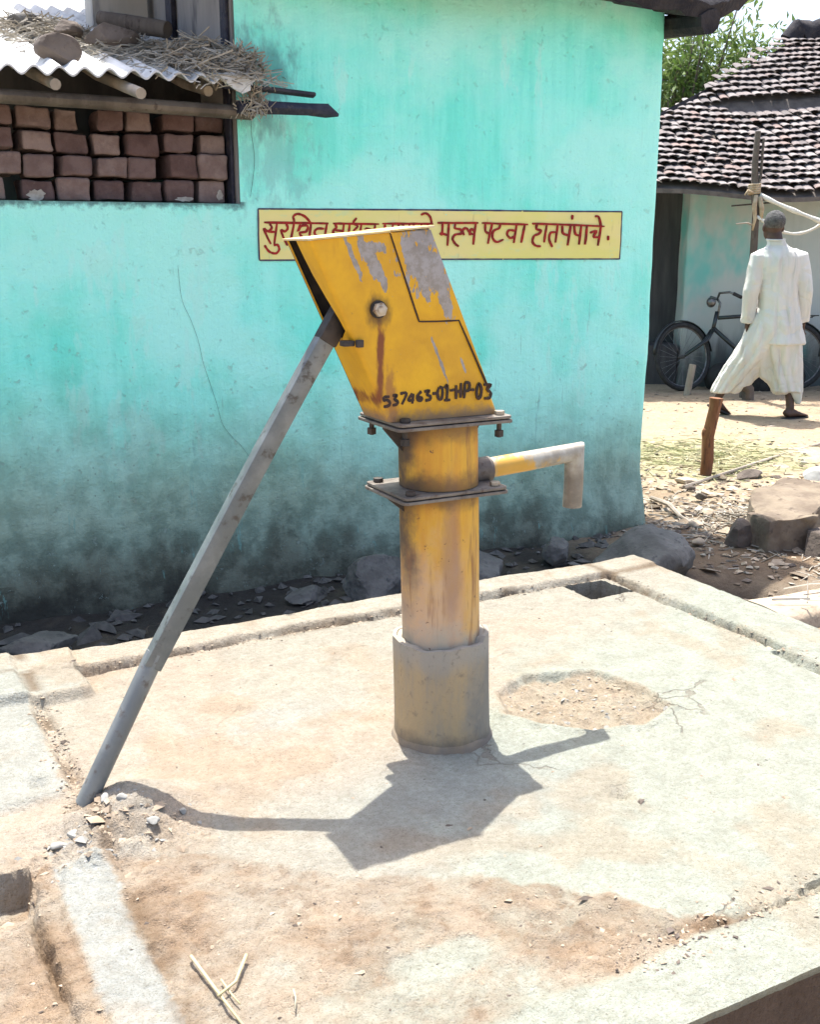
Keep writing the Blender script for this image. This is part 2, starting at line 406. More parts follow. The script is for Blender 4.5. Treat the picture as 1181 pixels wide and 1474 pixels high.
def casing_mat():
    g = NG('cement_smeared_casing'); x, y, z = g.sep(); n = g.noise(9, 5, .65); st = g.noise(13, 5, .65, stretch=(1, 1, .22)); f = g.noise(48, 4, .7)
    c = g.mix(g.ramp(st, .38, .6), (.44, .315, .17), (.33, .27, .19))
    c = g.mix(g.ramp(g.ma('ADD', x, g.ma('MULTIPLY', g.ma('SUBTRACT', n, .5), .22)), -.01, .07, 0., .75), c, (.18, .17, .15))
    c = g.mix(g.ramp(g.ma('ADD', z, g.ma('MULTIPLY', g.ma('SUBTRACT', n, .5), .08)), .19, .25, 0., .7), c, (.34, .31, .265))
    c = g.mix(g.ramp(g.ma('ADD', z, g.ma('MULTIPLY', g.ma('SUBTRACT', n, .5), .10)), .05, .0, 0., .75), c, (.11, .09, .075))
    c = g.mix(g.ramp(f, .55, .72, 0., .5), c, (.15, .12, .095)); g.col(c).rgh(.92).bump(g.ma('ADD', n, g.ma('MULTIPLY', f, .5)), .6, .008); return g.m
M_COLLAR = casing_mat()
def sign_mat():
    g = NG('cream_sign_paint'); n = g.noise(5, 4, .6, stretch=(.4, 1, 1)); f = g.noise(14, 5, .65, stretch=(.5, 1, 1)); ch = g.noise(30, 6, .75)
    c = g.mix(g.ramp(n, .35, .65), (.74, .70, .21), (.78, .68, .28)); c = g.mix(g.ramp(f, .55, .66, 0., .6), c, (.56, .68, .36)); c = g.mix(g.ramp(ch, .655, .67, 0., .7), c, (.36, .80, .64))
    c = g.mix(g.ramp(g.noise(40, 4, .7, stretch=(1, 1, .15)), .62, .70, 0., .35), c, (.38, .34, .17)); g.col(c).rgh(.92).bump(g.ma('ADD', f, g.ma('MULTIPLY', ch, -.3)), .3, .006); return g.m
M_SIGN = sign_mat()
M_RED = simple('dark_red_lettering', (.38, .018, .012), (.17, .012, .010), 38, .85, .1, .002)
M_BORDER = simple('dark_blue_line', (.035, .03, .09), (.09, .07, .10), 30, .9, .1, .002)
M_BLACKP = simple('black_paint', (.022, .012, .008), (.05, .02, .01), 60, .7, .1, .002)
def brick_mat():
    g = NG('mud_brick'); oi = g.n('ShaderNodeObjectInfo').outputs['Random']; n = g.noise(16, 5, .65); f = g.noise(42, 5, .7)
    a = g.mix(oi, (.100, .056, .052), (.27, .205, .185)); c = g.mix(g.ramp(n, .35, .65, 0., .7), a, g.mix(1., a, (.60, .52, .50), 'MULTIPLY')); c = g.mix(g.ramp(f, .58, .75, 0., .6), c, (.19, .15, .125))
    g.col(c).rgh(.97).bump(g.ma('ADD', n, g.ma('MULTIPLY', f, .6)), .9, .010); return g.m
M_MUDBRICK = brick_mat()
M_LIME = simple('lime_splash', (.50, .46, .40), (.36, .32, .27), 40, .95, .4, .004)
M_CEMENT_SIDE = simple('grey_plaster', (.22, .215, .21), (.33, .315, .30), 4, .95, .4, .01, stretch=(1, 1, .25), c3=(.10, .10, .11), s3=7)
M_PALEW = simple('pale_plaster', (.52, .50, .45), (.42, .40, .35), 5, .95, .4, .01, stretch=(1, 1, .2), c3=(.25, .24, .23), s3=9)
M_SHEET = simple('cement_roof_sheet', (.46, .46, .44), (.64, .64, .62), 4, .85, .4, .006, c3=(.20, .19, .17), s3=13)
M_WOOD = simple('grey_wood', (.085, .068, .054), (.165, .135, .108), 9, .9, .6, .008, stretch=(1, 1, .3), c3=(.07, .05, .04))
M_CHAR = simple('charred_wood', (.010, .012, .028), (.028, .030, .048), 22, .75, .8, .01, c3=(.07, .06, .055))
M_BROWNW = simple('brown_stake_wood', (.16, .060, .022), (.26, .115, .05), 14, .85, .7, .008, stretch=(1, 1, .25), c3=(.06, .025, .012))
M_PALEWOOD = simple('peeled_wood', (.36, .31, .25), (.25, .21, .165), 12, .9, .4, .005, stretch=(1, 1, .3))
M_STONE = simple('grey_boulder', (.088, .083, .074), (.150, .142, .128), 5, .95, .8, .02, c3=(.05, .05, .048), s3=22, vec=True)
M_TANROCK = simple('tan_rock', (.37, .295, .21), (.46, .37, .27), 5, .95, .7, .015, c3=(.22, .16, .11), s3=20, vec=True)
M_BOARDS = simple('roof_boards', (.085, .072, .064), (.135, .115, .10), 9, .97, .5, .01)
M_BROWNROCK = simple('brown_rock', (.135, .10, .07), (.23, .18, .125), 6, .95, .9, .02, c3=(.075, .052, .038), s3=14)
M_DARKROCK = simple('dark_rock', (.085, .066, .052), (.14, .11, .088), 6, .95, .8, .02, c3=(.08, .055, .04), s3=22, vec=True)
def cloth_mat():
    g = NG('white_cotton'); a = g.noise(5, 4, .6, stretch=(1, 1, .3)); w = g.noise(9, 1, .4, stretch=(1, 1, .14), dist=.4); v = g.noise(7, 1, .4, stretch=(1, 1, 1.1), dist=.8)
    g.col(g.mix(g.ramp(a, .35, .65), (.52, .51, .465), (.60, .59, .545))).rgh(.95)
    r = g.ma('ABSOLUTE', g.ma('SUBTRACT', w, .5)); r2 = g.ma('ABSOLUTE', g.ma('SUBTRACT', v, .5))
    g.bump(g.ma('ADD', g.ma('MULTIPLY', r, 3.), g.ma('MULTIPLY', r2, 1.2)), .75, .03); return g.m
M_CLOTH = cloth_mat()
M_SKIN = simple('dark_brown_skin', (.050, .024, .015), (.080, .040, .025), 14, .6, .15, .003)
M_HAIR = simple('grey_hair', (.045, .043, .04), (.085, .082, .078), 40, .9, 1., .008, c3=(.15, .145, .14), s3=120)
M_RUBBER = simple('black_rubber', (.015, .015, .016), (.03, .03, .03), 30, .8, .2, .002)
M_BIKE = simple('dark_bike_enamel', (.010, .016, .018), (.02, .027, .028), 20, .35, .1, .002, spec=.6)
M_CHROME = simple('dull_chrome', (.22, .22, .22), (.13, .125, .12), 30, .4, .1, .002, metal=.8)
M_TERRA = None
def tile_mat():
    g = NG('weathered_clay_tile')
    a = g.n('ShaderNodeVertexColor', layer_name='Col').outputs[0]
    n = g.noise(5, 5, .65); f = g.noise(34, 4, .7)
    c = g.mix(g.ramp(n, .4, .65, 0., .5), a, (.20, .17, .16)); c = g.mix(g.ramp(f, .5, .75, 0., .55), c, (.13, .11, .105))
    c = g.mix(1., c, (.74, .75, .76), 'MULTIPLY'); g.col(c).rgh(.97).bump(f, .4, .008); g.b.inputs['Specular IOR Level'].default_value = .1; return g.m
M_TERRA = tile_mat()
def leaf_mat():
    g = NG('leaf'); n = g.noise(1.7, 3, .6); f = g.noise(9, 3, .6)
    c = g.mix(g.ramp(n, .35, .65), (.11, .19, .04), (.20, .27, .08)); c = g.mix(g.ramp(f, .55, .75, 0., .6), c, (.30, .33, .14))
    g.col(c).rgh(.6)
    tr = g.n('ShaderNodeBsdfTranslucent'); g.put(tr.inputs[0], c); mx = g.n('ShaderNodeMixShader'); mx.inputs[0].default_value = .35
    g.t.links.new(g.b.outputs[0], mx.inputs[1]); g.t.links.new(tr.outputs[0], mx.inputs[2]); g.t.links.new(mx.outputs[0], g.t.nodes['Material Output'].inputs[0])
    return g.m
M_LEAF = leaf_mat()
M_BARK = simple('bark', (.12, .10, .075), (.2, .165, .12), 8, .95, .7, .01, stretch=(1, 1, .2))
M_STRAW = simple('dry_straw', (.29, .255, .20), (.40, .365, .30), 6, .9, .1, .002, c3=(.16, .13, .10), s3=9)
M_ROPE = simple('white_rag_rope', (.66, .63, .56), (.55, .52, .45), 20, .95, .4, .004)
M_HUTW = None
def hut_mat():
    g = NG('patchy_hut_limewash'); x, y, z = g.sep()
    a = g.noise(1.5, 4, .6, stretch=(1, 1, .6)); s = g.noise(5, 5, .65, stretch=(1, 1, .2))
    c = g.mix(g.ramp(a, .47, .66), (.42, .455, .435), (.15, .44, .41)); c = g.mix(g.ramp(s, .5, .72, 0., .6), c, (.33, .36, .34))
    c = g.mix(g.ramp(g.ma('ADD', z, g.ma('MULTIPLY', g.ma('SUBTRACT', s, .5), .8)), .40, -.05, 0., .9), c, (.07, .068, .066))
    g.col(c).rgh(.95).bump(s, .3, .01); return g.m
M_HUTW = hut_mat()
M_DARKDOOR = simple('dark_door_boards', (.035, .033, .036), (.075, .07, .07), 6, .9, .4, .008, stretch=(1, 1, .15))
M_PLINTH = simple('mud_plinth', (.30, .24, .175), (.22, .175, .13), 6, .97, .5, .01)
M_THATCH = simple('sooty_eave', (.012, .012, .018), (.030, .027, .030), 9, .97, .9, .02, c3=(.045, .036, .033), s3=20)
SIGN_STROKES = [[(0.315,1.266),(0.455,1.265),(0.595,1.264)],[(0.615,1.264),(0.827,1.263)],[(0.842,1.265),(1.086,1.266)],[(0.339,1.261),(0.348,1.246),(0.331,1.232),(0.314,1.242),(0.327,1.211),(0.343,1.183)],[(0.333,1.23),(0.362,1.23)],[(0.37,1.262),(0.357,1.181)],[(0.315,1.179),(0.335,1.154),(0.363,1.147),(0.378,1.163),(0.371,1.18),(0.355,1.178)],[(0.409,1.262),(0.416,1.245),(0.404,1.232),(0.387,1.236),(0.4,1.204),(0.415,1.177)],[(0.426,1.187),(0.444,1.265),(0.441,1.289),(0.461,1.3),(0.491,1.291),(0.518,1.266)],[(0.472,1.259),(0.461,1.233),(0.476,1.253),(0.504,1.253),(0.497,1.232),(0.468,1.226),(0.483,1.206)],[(0.519,1.263),(0.507,1.188)],[(0.588,1.263),(0.572,1.188)],[(0.575,1.243),(0.546,1.243),(0.533,1.227),(0.552,1.201)],[(0.624,1.263),(0.629,1.247),(0.614,1.23),(0.638,1.198)],[(0.626,1.237),(0.657,1.235)],[(0.665,1.263),(0.653,1.188)],[(0.693,1.264),(0.682,1.188)],[(0.725,1.287),(0.71,1.267),(0.73,1.254),(0.711,1.234),(0.732,1.218),(0.745,1.228)],[(0.747,1.262),(0.733,1.188)],[(0.809,1.261),(0.797,1.188)],[(0.802,1.236),(0.77,1.244),(0.762,1.229),(0.779,1.218)],[(0.854,1.261),(0.854,1.231),(0.886,1.224)],[(0.891,1.263),(0.883,1.188)],[(0.919,1.263),(0.911,1.188)],[(0.941,1.263),(0.938,1.235),(0.963,1.224)],[(0.969,1.263),(0.963,1.188)],[(0.991,1.262),(0.987,1.232),(1.022,1.227)],[(1.028,1.262),(1.02,1.188)],[(1.06,1.263),(1.052,1.188)],[(1.026,1.302),(1.048,1.309),(1.07,1.295),(1.079,1.266)],[(1.107,1.27),(1.209,1.27),(1.311,1.271)],[(1.131,1.267),(1.128,1.223),(1.121,1.227),(1.159,1.218)],[(1.162,1.268),(1.153,1.175)],[(1.194,1.268),(1.193,1.248),(1.22,1.243),(1.223,1.226),(1.193,1.221),(1.179,1.204),(1.192,1.183),(1.209,1.172)],[(1.237,1.219),(1.231,1.239),(1.248,1.249),(1.265,1.232),(1.268,1.218)],[(1.292,1.236),(1.276,1.245),(1.268,1.229),(1.288,1.222)],[(1.299,1.269),(1.284,1.179)],[(1.331,1.271),(1.446,1.268),(1.573,1.266)],[(1.348,1.268),(1.349,1.235),(1.377,1.225)],[(1.384,1.268),(1.36,1.183)],[(1.427,1.265),(1.421,1.249),(1.392,1.237),(1.387,1.208),(1.409,1.19),(1.444,1.201)],[(1.506,1.238),(1.473,1.241),(1.463,1.223),(1.482,1.207),(1.505,1.217)],[(1.514,1.267),(1.499,1.186)],[(1.558,1.266),(1.538,1.187)],[(1.597,1.27),(1.795,1.266),(1.995,1.26)],[(1.62,1.266),(1.619,1.247),(1.643,1.24),(1.632,1.226),(1.606,1.216),(1.598,1.191),(1.615,1.174),(1.641,1.171)],[(1.674,1.263),(1.661,1.188)],[(1.735,1.263),(1.725,1.187)],[(1.725,1.233),(1.697,1.23),(1.689,1.201),(1.707,1.168)],[(1.76,1.261),(1.764,1.229),(1.795,1.219)],[(1.804,1.261),(1.79,1.174)],[(1.813,1.31),(1.812,1.289)],[(1.823,1.26),(1.83,1.225),(1.855,1.219)],[(1.86,1.26),(1.85,1.178)],[(1.893,1.259),(1.883,1.178)],[(1.913,1.231),(1.948,1.239),(1.932,1.213),(1.965,1.212)],[(1.975,1.259),(1.959,1.173)],[(1.941,1.305),(1.962,1.301),(1.975,1.261)],[(2.019,1.218),(2.02,1.197)]]
NUMBER_STROKES = [[(-0.18,0.867),(-0.193,0.867),(-0.194,0.86),(-0.185,0.86),(-0.179,0.853),(-0.184,0.847),(-0.195,0.846)],[(-0.173,0.869),(-0.162,0.869),(-0.168,0.861),(-0.16,0.855),(-0.163,0.849),(-0.173,0.848)],[(-0.154,0.872),(-0.138,0.872),(-0.15,0.848)],[(-0.124,0.871),(-0.134,0.856),(-0.119,0.857)],[(-0.121,0.87),(-0.124,0.848)],[(-0.101,0.874),(-0.111,0.864),(-0.11,0.855),(-0.101,0.854),(-0.101,0.86),(-0.11,0.86)],[(-0.094,0.873),(-0.081,0.874),(-0.087,0.866),(-0.078,0.861),(-0.08,0.854),(-0.091,0.853)],[(-0.073,0.867),(-0.063,0.867)],[(-0.056,0.88),(-0.06,0.868),(-0.057,0.854),(-0.05,0.854),(-0.047,0.867),(-0.049,0.879),(-0.055,0.88)],[(-0.042,0.877),(-0.035,0.883),(-0.036,0.851)],[(-0.043,0.85),(-0.027,0.85)],[(-0.028,0.871),(-0.016,0.872)],[(-0.012,0.882),(-0.012,0.851)],[(0.001,0.886),(-0.0,0.853)],[(-0.012,0.867),(0.001,0.868)],[(0.011,0.886),(0.009,0.851)],[(0.011,0.886),(0.021,0.886),(0.023,0.877),(0.02,0.868),(0.01,0.868)],[(0.026,0.869),(0.036,0.869)],[(0.046,0.882),(0.042,0.864),(0.045,0.849),(0.052,0.852),(0.055,0.866),(0.052,0.879),(0.046,0.882)],[(0.061,0.879),(0.078,0.878),(0.07,0.868),(0.08,0.859),(0.077,0.848),(0.063,0.847)]]

# ---------------------------------------------------------------- ground and the cement platform of the pump
def grid_obj(name, U, V, Z, C, mat, kind='structure', skirt=None):
    nu, nv = len(U), len(V)
    uu, vv = (U, V) if U.ndim == 2 else np.meshgrid(U, V, indexing='ij')
    nu, nv = uu.shape
    P = np.stack([uu, vv, Z], -1).reshape(-1, 3)
    idx = np.arange(nu * nv).reshape(nu, nv)
    F = np.stack([idx[:-1, :-1], idx[1:, :-1], idx[1:, 1:], idx[:-1, 1:]], -1).reshape(-1, 4)
    if skirt is not None:
        loop = np.concatenate([idx[:, 0], idx[-1, 1:], idx[::-1, -1][1:], idx[0, ::-1][1:-1]])
        n0 = len(P); k = len(loop); a = np.arange(k); b_ = (a + 1) % k
        cen = P[:, :2].mean(0); e1 = P[loop].copy(); e2 = P[loop].copy(); e2[:, 2] = skirt
        wob = .010 * fbm(e1[:, 0] * 16 + e1[:, 1] * 16, e1[:, 0] * 5, 77, 4)
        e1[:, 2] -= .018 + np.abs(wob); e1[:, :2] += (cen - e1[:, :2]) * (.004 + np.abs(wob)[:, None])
        P = np.concatenate([P, e1, e1, e2]); dk = np.broadcast_to(np.array([.135, .100, .078]), (k, 3))  # side rings coloured darker than the top for the shaded side face
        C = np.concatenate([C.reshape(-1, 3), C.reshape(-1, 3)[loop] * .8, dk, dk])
        F = np.concatenate([F, np.stack([loop[a], n0 + a, n0 + b_, loop[b_]], -1), np.stack([n0 + k + a, n0 + 2 * k + a, n0 + 2 * k + b_, n0 + k + b_], -1)])
    me = bpy.data.meshes.new(name)
    me.from_pydata(P.tolist(), [], F.tolist()); me.update()
    ca = me.color_attributes.new('Col', 'FLOAT_COLOR', 'POINT')
    ca.data.foreach_set('color', np.concatenate([C.reshape(-1, 3), np.ones((len(P), 1))], 1).ravel())
    me.polygons.foreach_set('use_smooth', [True] * len(me.polygons)); me.set_sharp_from_angle(angle=R(50))
    me.materials.append(mat)
    o = bpy.data.objects.new(name, me); COL.objects.link(o)
    if kind: o['kind'] = kind
    return o
def lerpc(C, c, m): return C * (1 - m[..., None]) + np.array(c) * m[..., None]
def bump2(u, v, cu, cv, ru, rv=None): return np.exp(-(((u - cu) / ru) ** 2 + ((v - cv) / (rv or ru)) ** 2))
def pdist(u, v, poly):     # signed distance-ish: >0 inside polygon
    d = np.full(u.shape, 1e9); ins = np.zeros(u.shape, bool)
    n = len(poly)
    for i in range(n):
        a = np.array(poly[i]); b = np.array(poly[(i + 1) % n]); e = b - a
        t = np.clip(((u - a[0]) * e[0] + (v - a[1]) * e[1]) / (e @ e), 0, 1)
        d = np.minimum(d, np.hypot(u - a[0] - t * e[0], v - a[1] - t * e[1]))
        cr = ((a[1] > v) != (b[1] > v)) & (u < (b[0] - a[0]) * (v - a[1]) / (b[1] - a[1] + 1e-12) + a[0])
        ins ^= cr
    return np.where(ins, d, -d)

CRATER = [(.235, .133), (.386, .189), (.573, .147), (.631, .003), (.614, -.16), (.474, -.214), (.34, -.188), (.24, -.09), (.18, .013)]
PIT = [(.951, .813), (1.12, .80), (1.148, .664), (.963, .655)]
def slab_h(u, v):
    wu = u + .028 * fbm(u * 5, v * 5, 3, 3); wv = v + .028 * fbm(u * 5, v * 5, 4, 3)
    n1 = fbm(u * 4, v * 4, 11, 4); n2 = fbm(u * 22, v * 22, 12, 4, .6); n3 = fbm(u * 70, v * 70, 13, 2)
    z = .006 * n1 + .0024 * n2 + .0012 * n3
    # rims: back, right, front, left
    back = sst(.835, .855, wv); z = z + (.015 + .006 * n1) * back
    cornr = sst(-.715, -.735, wu) * sst(.64, .665, wv); z = np.maximum(z, .028 * cornr + .004 * n2)
    right = sst(1.185, 1.205, wu + .03 * (v < 0)); z = z + .010 * right * (1 - back)
    front = sst(-.93, -.955, wv) * sst(-.55, -.3, u); z = z + (.010 + .004 * n1) * front
    lrim = sst(-.885, -.90, wu) * sst(.08, .13, v); z = z + .014 * lrim
    strip = sst(-.872, -.885, wu) * sst(-.985, -.972, wu) * sst(-.165, -.185, wv); z = z + (.007 + .004 * n1) * strip
    # broken joints beside the rims
    br = sst(.35, .65, vn(u * 7, v * 7, 5) + .5)
    z = z - .024 * np.exp(-((wv - .832 + .012 * n2) / .009) ** 2) * (.35 + .65 * br) * (u < 1.16) * (u > -.74)
    z = z - .040 * np.exp(-((wu + .03 * (v < 0) - 1.18 + .016 * n2) / .013) ** 2) * (.4 + .6 * br) * (v < .84)
    z = z - .016 * np.exp(-((wv + .925 + .03 * n2) / .006) ** 2) * sst(.35, .7, vn(u * 9, v * 3, 8) + .62) * sst(-.05, .12, u)
    z = z - .032 * np.exp(-((wu + 1.030 + .012 * n2) / .007) ** 2) * sst(-.19, -.26, v) * (.6 + .4 * br)
    z = z - .014 * np.exp(-((wu + .872) / .012) ** 2) * sst(.1, .2, v) * br
    z = z - .03 * np.exp(-((wv - .815) / .016) ** 2 - ((u + .66) / .09) ** 2)
    # lower ledge left of the strip
    z = z - .012 * sst(-1.025, -1.04, wu) * sst(-.18, -.25, v)
    z = z - .075 * sst(-1.035, -1.045, wu) * sst(-.150, -.160, wv) * sst(-.32, -.2, v)
    # rubble hump the handle rests on
    hump = bump2(u, v, -.795, -.035, .13, .105); z = z + .070 * hump
    rub = bump2(u, v, -.86, -.14, .16, .09); z = z + rub * (.010 + .022 * n2 + .016 * n3)
    z = z - .046 * bump2(u, v, -.885, .030, .034, .040)
    # round broken-out patch on the right
    cr = pdist(wu, wv, CRATER); inside = sst(0., .018, cr)
    z = z - inside * (.013 - .012 * n2 - .006 * n3) + .006 * np.exp(-((cr + .008) / .012) ** 2)
    # soil trodden over the near part
    so = soil(u, v); z = z + so * (.003 + .009 * n2 + .006 * n3 + .007 * fbm(u * 9, v * 9, 21, 3))
    # chips and pocks
    for (a, b, r, d) in ((.20, -.45, .030, .016), (.205, -.46, .012, .01), (-.40, .37, .02, .008), (-.79, -.54, .022, .022), (-.95, .18, .028, .02), (-.62, .02, .03, .0), (-.42, .03, .05, .008), (.02, .62, .015, .006)):
        z = z - d * bump2(u, v, a, b, r)
    # drain hole
    pt = pdist(wu, wv, PIT); z = np.where(pt > 0, -.30 + .02 * n2, z)
    return z
def soil(u, v):
    q = v + .022 * fbm(u * 45, v * 45, 34, 3, .6) + .10 * fbm(u * 3.2, v * 3.2, 31, 4) + .035 * fbm(u * 14, v * 14, 33, 3)
    lim = np.interp(u, [-1.6, -.9, -.62, -.5, -.4, -.24, -.10, .0, .2], [-.16, -.20, -.36, -.46, -.51, -.64, -.75, -.88, -1.0])
    m = sst(lim + .012, lim - .02, q)
    hole = sst(.55, .75, bump2(u, v, -.43, -.77, .16, .07) + .35 * fbm(u * 8, v * 8, 40, 3))
    m = m * sst(-.955, -.915, v + .03 * fbm(u * 6, v * 6, 45, 3) + .4 * sst(-.45, -.75, u))
    m = m * np.clip(.72 + .9 * fbm(u * 6, v * 6, 47, 5, .65), 0, 1)
    return m * (1 - .85 * hole) * (1 - sst(-.872, -.885, u) * sst(-.99, -.972, u) * .9)
gu = np.arange(-1.30, 1.405, .0062); gv = np.arange(-1.098, .968, .0062)
uu, vv = np.meshgrid(gu, gv, indexing='ij')
Z = slab_h(uu, vv)
C = np.empty(uu.shape + (3,)); C[:] = (.375, .352, .295)
hf1 = fbm(uu * 26, vv * 26, 95, 4, .65); hf2 = fbm(uu * 26, vv * 26, 96, 4, .65); uq = uu + .016 * hf1; vq = vv + .016 * hf2
big = fbm(uu * 2.1, vv * 2.1, 51, 4); med = fbm(uu * 8, vv * 8, 52, 5, .6)
C = lerpc(C, (.400, .345, .280), sst(-.05, .3, big))
gray = sst(.02, .30, (uu * .55 - vv * .8) + .35 * big + .12 * med)
C = lerpc(C, (.345, .370, .318), gray * .95)
C = lerpc(C, (.345, .362, .335), .8 * bump2(uu, vv, -.15, -.28, .33, .2)); C = lerpc(C, (.36, .365, .335), .8 * bump2(uu, vv, -.42, .28, .28, .10) * sst(-.2, .2, med + .1))  # first patch: cooler grey painted in where the pump's shadow falls
C = lerpc(C, (.35, .37, .345), sst(-.893, -.90, uq) * sst(.07, .12, vq) * .8)
C = lerpc(C, (.37, .385, .345), sst(-.715, -.725, uq) * sst(.65, .66, vq) * .7)
C = lerpc(C, (.335, .315, .275), bump2(uu, vv, -.80, -.09, .2, .12) * .7)
C = lerpc(C, (.43, .39, .32), sst(.83, .86, vv) * .7)
C = lerpc(C, (.345, .270, .190), sst(.0, .018, pdist(uq + .012 * med, vq, CRATER)) * (.75 + .3 * med))
so = soil(uu, vv)
C = lerpc(C, (.290, .215, .150), so * np.clip(.80 + .7 * med, 0, 1))
C = lerpc(C, (.38, .31, .235), so * sst(.0, .4, fbm(uu * 11, vv * 11, 60, 4)) * .8); C = lerpc(C, (.22, .155, .105), so * sst(.18, .4, fbm(uu * 26, vv * 26, 61, 4, .65)) * .6)
strip = sst(-.876, -.882, uq) * sst(-.983, -.977, uq) * sst(-.172, -.18, vq)
C = lerpc(C, (.34, .355, .335), strip * sst(-.45, .1, -med + .12) * .95)
C = lerpc(C, (.36, .26, .17), sst(.25, .5, fbm(uu * 5, vv * 5, 70, 4) + .1) * .35)
# earth gathered in the joints
joint = np.exp(-((vv - .832) / .02) ** 2) + np.exp(-((uu - 1.18) / .02) ** 2) + np.exp(-((vv + .925) / .02) ** 2) * (uu > .0) + np.exp(-((uu + 1.03) / .016) ** 2) * (vv < -.2) + np.exp(-((uu + .87) / .02) ** 2)
C = lerpc(C, (.17, .115, .07), np.clip(joint, 0, 1) * sst(.0, .5, med + .28) * .75)
C = lerpc(C, (.12, .09, .065), sst(-.08, -.2, Z))
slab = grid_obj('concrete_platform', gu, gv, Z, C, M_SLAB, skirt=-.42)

def ax(lo, hi, st, far):
    a = list(np.arange(lo, hi, st)); d = st; x = hi; b = []
    while x < far: b.append(x); d *= 1.25; x += d
    x = lo; d = st; c = []
    while x > -far: d *= 1.25; x -= d; c.append(x)
    return np.array(c[::-1] + a + b)
au = ax(-2.2, 9.0, .04, 400); av = ax(-2.2, 7.2, .04, 400)
uu, vv = np.meshgrid(au, av, indexing='ij')
near = bump2(uu, vv, 3, 2.5, 7, 7)
def ground_h(uu, vv):
    z = -.215 + near_f(uu, vv) * (.030 * fbm(uu * 1.3, vv * 1.3, 81, 3) + .022 * fbm(uu * 5, vv * 5, 82, 4)) 
    z = z - .05 * sst(-1.0, -1.2, vv)
    z = z + .150 * sst(1.30, 1.42, uu) * sst(.44, .36, vv) * sst(3.6, 2.4, uu)
    z = z - .26 * bump2(uu, vv, 1.78, .84, .30, .22)
    ins = (uu > -1.26) & (uu < 1.36) & (vv > -1.04) & (vv < .93)
    return np.where(ins, -.40, z)
def near_f(uu, vv): return bump2(uu, vv, 3, 2.5, 9, 9)
Z = ground_h(uu, vv)
C = np.empty(uu.shape + (3,)); C[:] = (.41, .33, .235)
m1 = fbm(uu * 1.1, vv * 1.1, 91, 4); m2 = fbm(uu * 6, vv * 6, 92, 5, .6)
C = lerpc(C, (.46, .385, .29), sst(0, .35, m1)); C = lerpc(C, (.30, .225, .155), sst(.1, .45, m2) * .6)
dirty = bump2(uu, vv, 2.45, 1.45, .85, .75); C = lerpc(C, (.165, .115, .076), np.clip(dirty * 1.2 + .3 * m2, 0, 1) * (dirty > .05) * .9)
gr = sst(.25, .6, bump2(uu, vv, 3.85, 3.2, .75, .65) + .45 * m2); C = lerpc(C, (.36, .36, .21), gr * .6)
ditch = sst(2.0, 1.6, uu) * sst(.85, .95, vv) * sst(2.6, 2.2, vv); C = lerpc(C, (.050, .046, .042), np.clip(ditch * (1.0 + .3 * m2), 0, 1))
C = lerpc(C, (.05, .045, .04), np.clip(1.6 * bump2(uu, vv, 1.80, .88, .36, .28), 0, 1))  # hollow by the boulder darkened in colour for the shade there
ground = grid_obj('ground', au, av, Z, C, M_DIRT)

# ---------------------------------------------------------------- turquoise house with its lean-to
def wall_sheet(mb, prof, z0, z1, st=.035):
    P = []
    for i in range(len(prof) - 1):
        a = Vector(prof[i]); b = Vector(prof[i + 1]); k = max(1, int((b - a).length / st))
        P += [a.lerp(b, t / k) for t in range(k)]
    P.append(Vector(prof[-1])); k = len(P); nz = int((z1 - z0) / st)
    Zs = [z0 + (z1 - z0) * j / nz for j in range(nz + 1)]
    T = [(P[min(i + 1, k - 1)] - P[max(i - 1, 0)]).normalized() for i in range(k)]
    X = np.array([p.x for p in P])[:, None]; Y = np.array([p.y for p in P])[:, None]; ZZ = np.array(Zs)[None]
    d = .020 * fbm(X * 1.5 + Y, ZZ * 1.5 + 0 * X, 101, 3) + .008 * fbm(X * 8 + Y * 8, ZZ * 8, 102, 4)
    d = d + .05 * sst(.1, -.3, ZZ) * (1 + fbm(X * 3, ZZ * 3, 103, 3))
    vs = [(P[i].x + T[i].y * d[i, j], P[i].y - T[i].x * d[i, j], Zs[j]) for i in range(k) for j in range(nz + 1)]
    fs = [(i * (nz + 1) + j, (i + 1) * (nz + 1) + j, (i + 1) * (nz + 1) + j + 1, i * (nz + 1) + j + 1) for i in range(k - 1) for j in range(nz)]
    mb.add(vs, fs)
house = empty('house', 'turquoise limewashed village house with a painted yellow sign and dark stained foot', 'house')
house.location = (0, 0, 0)
mb = MB()
arc = [(2.27 + .05 * math.sin(t), 2.05 - .05 * math.cos(t)) for t in (0, .4, .8, 1.2, math.pi / 2)]
wall_sheet(mb, [(.2205, 2.0)] + arc + [(2.32, 6.5)], -.40, 2.52)
wall_sheet(mb, [(-3.0, 2.0), (.2205, 2.0)], -.40, 1.335)
mb.box((.24, 2.06, -.4), (2.28, 2.24, 2.5)); mb.box((-3.0, 2.03, -.4), (.2200, 2.24, 1.327))
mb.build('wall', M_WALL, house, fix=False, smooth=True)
MB().box((.216, 2.012, 1.25), (.236, 2.78, 3.4)).box((.216, 2.78, 1.25), (.30, 3.2, 3.4)).build('side_wall', M_CEMENT_SIDE, house)
MB().box((.190, 2.70, 1.3), (.213, 2.79, 3.4)).box((.200, 2.03, 1.3), (.2135, 2.10, 3.3)).build('corner_post', M_CHAR, house, bevel=.006)
MB().box((-.06, 3.05, 1.3), (.185, 3.2, 3.6)).build('rear_wall', M_PALEW, house)
MB().box((-3.0, 2.42, 1.25), (.214, 2.46, 1.90)).box((.12, 2.245, 1.336), (.213, 2.415, 1.70)).build('recess_back', M_DARKDOOR, house)
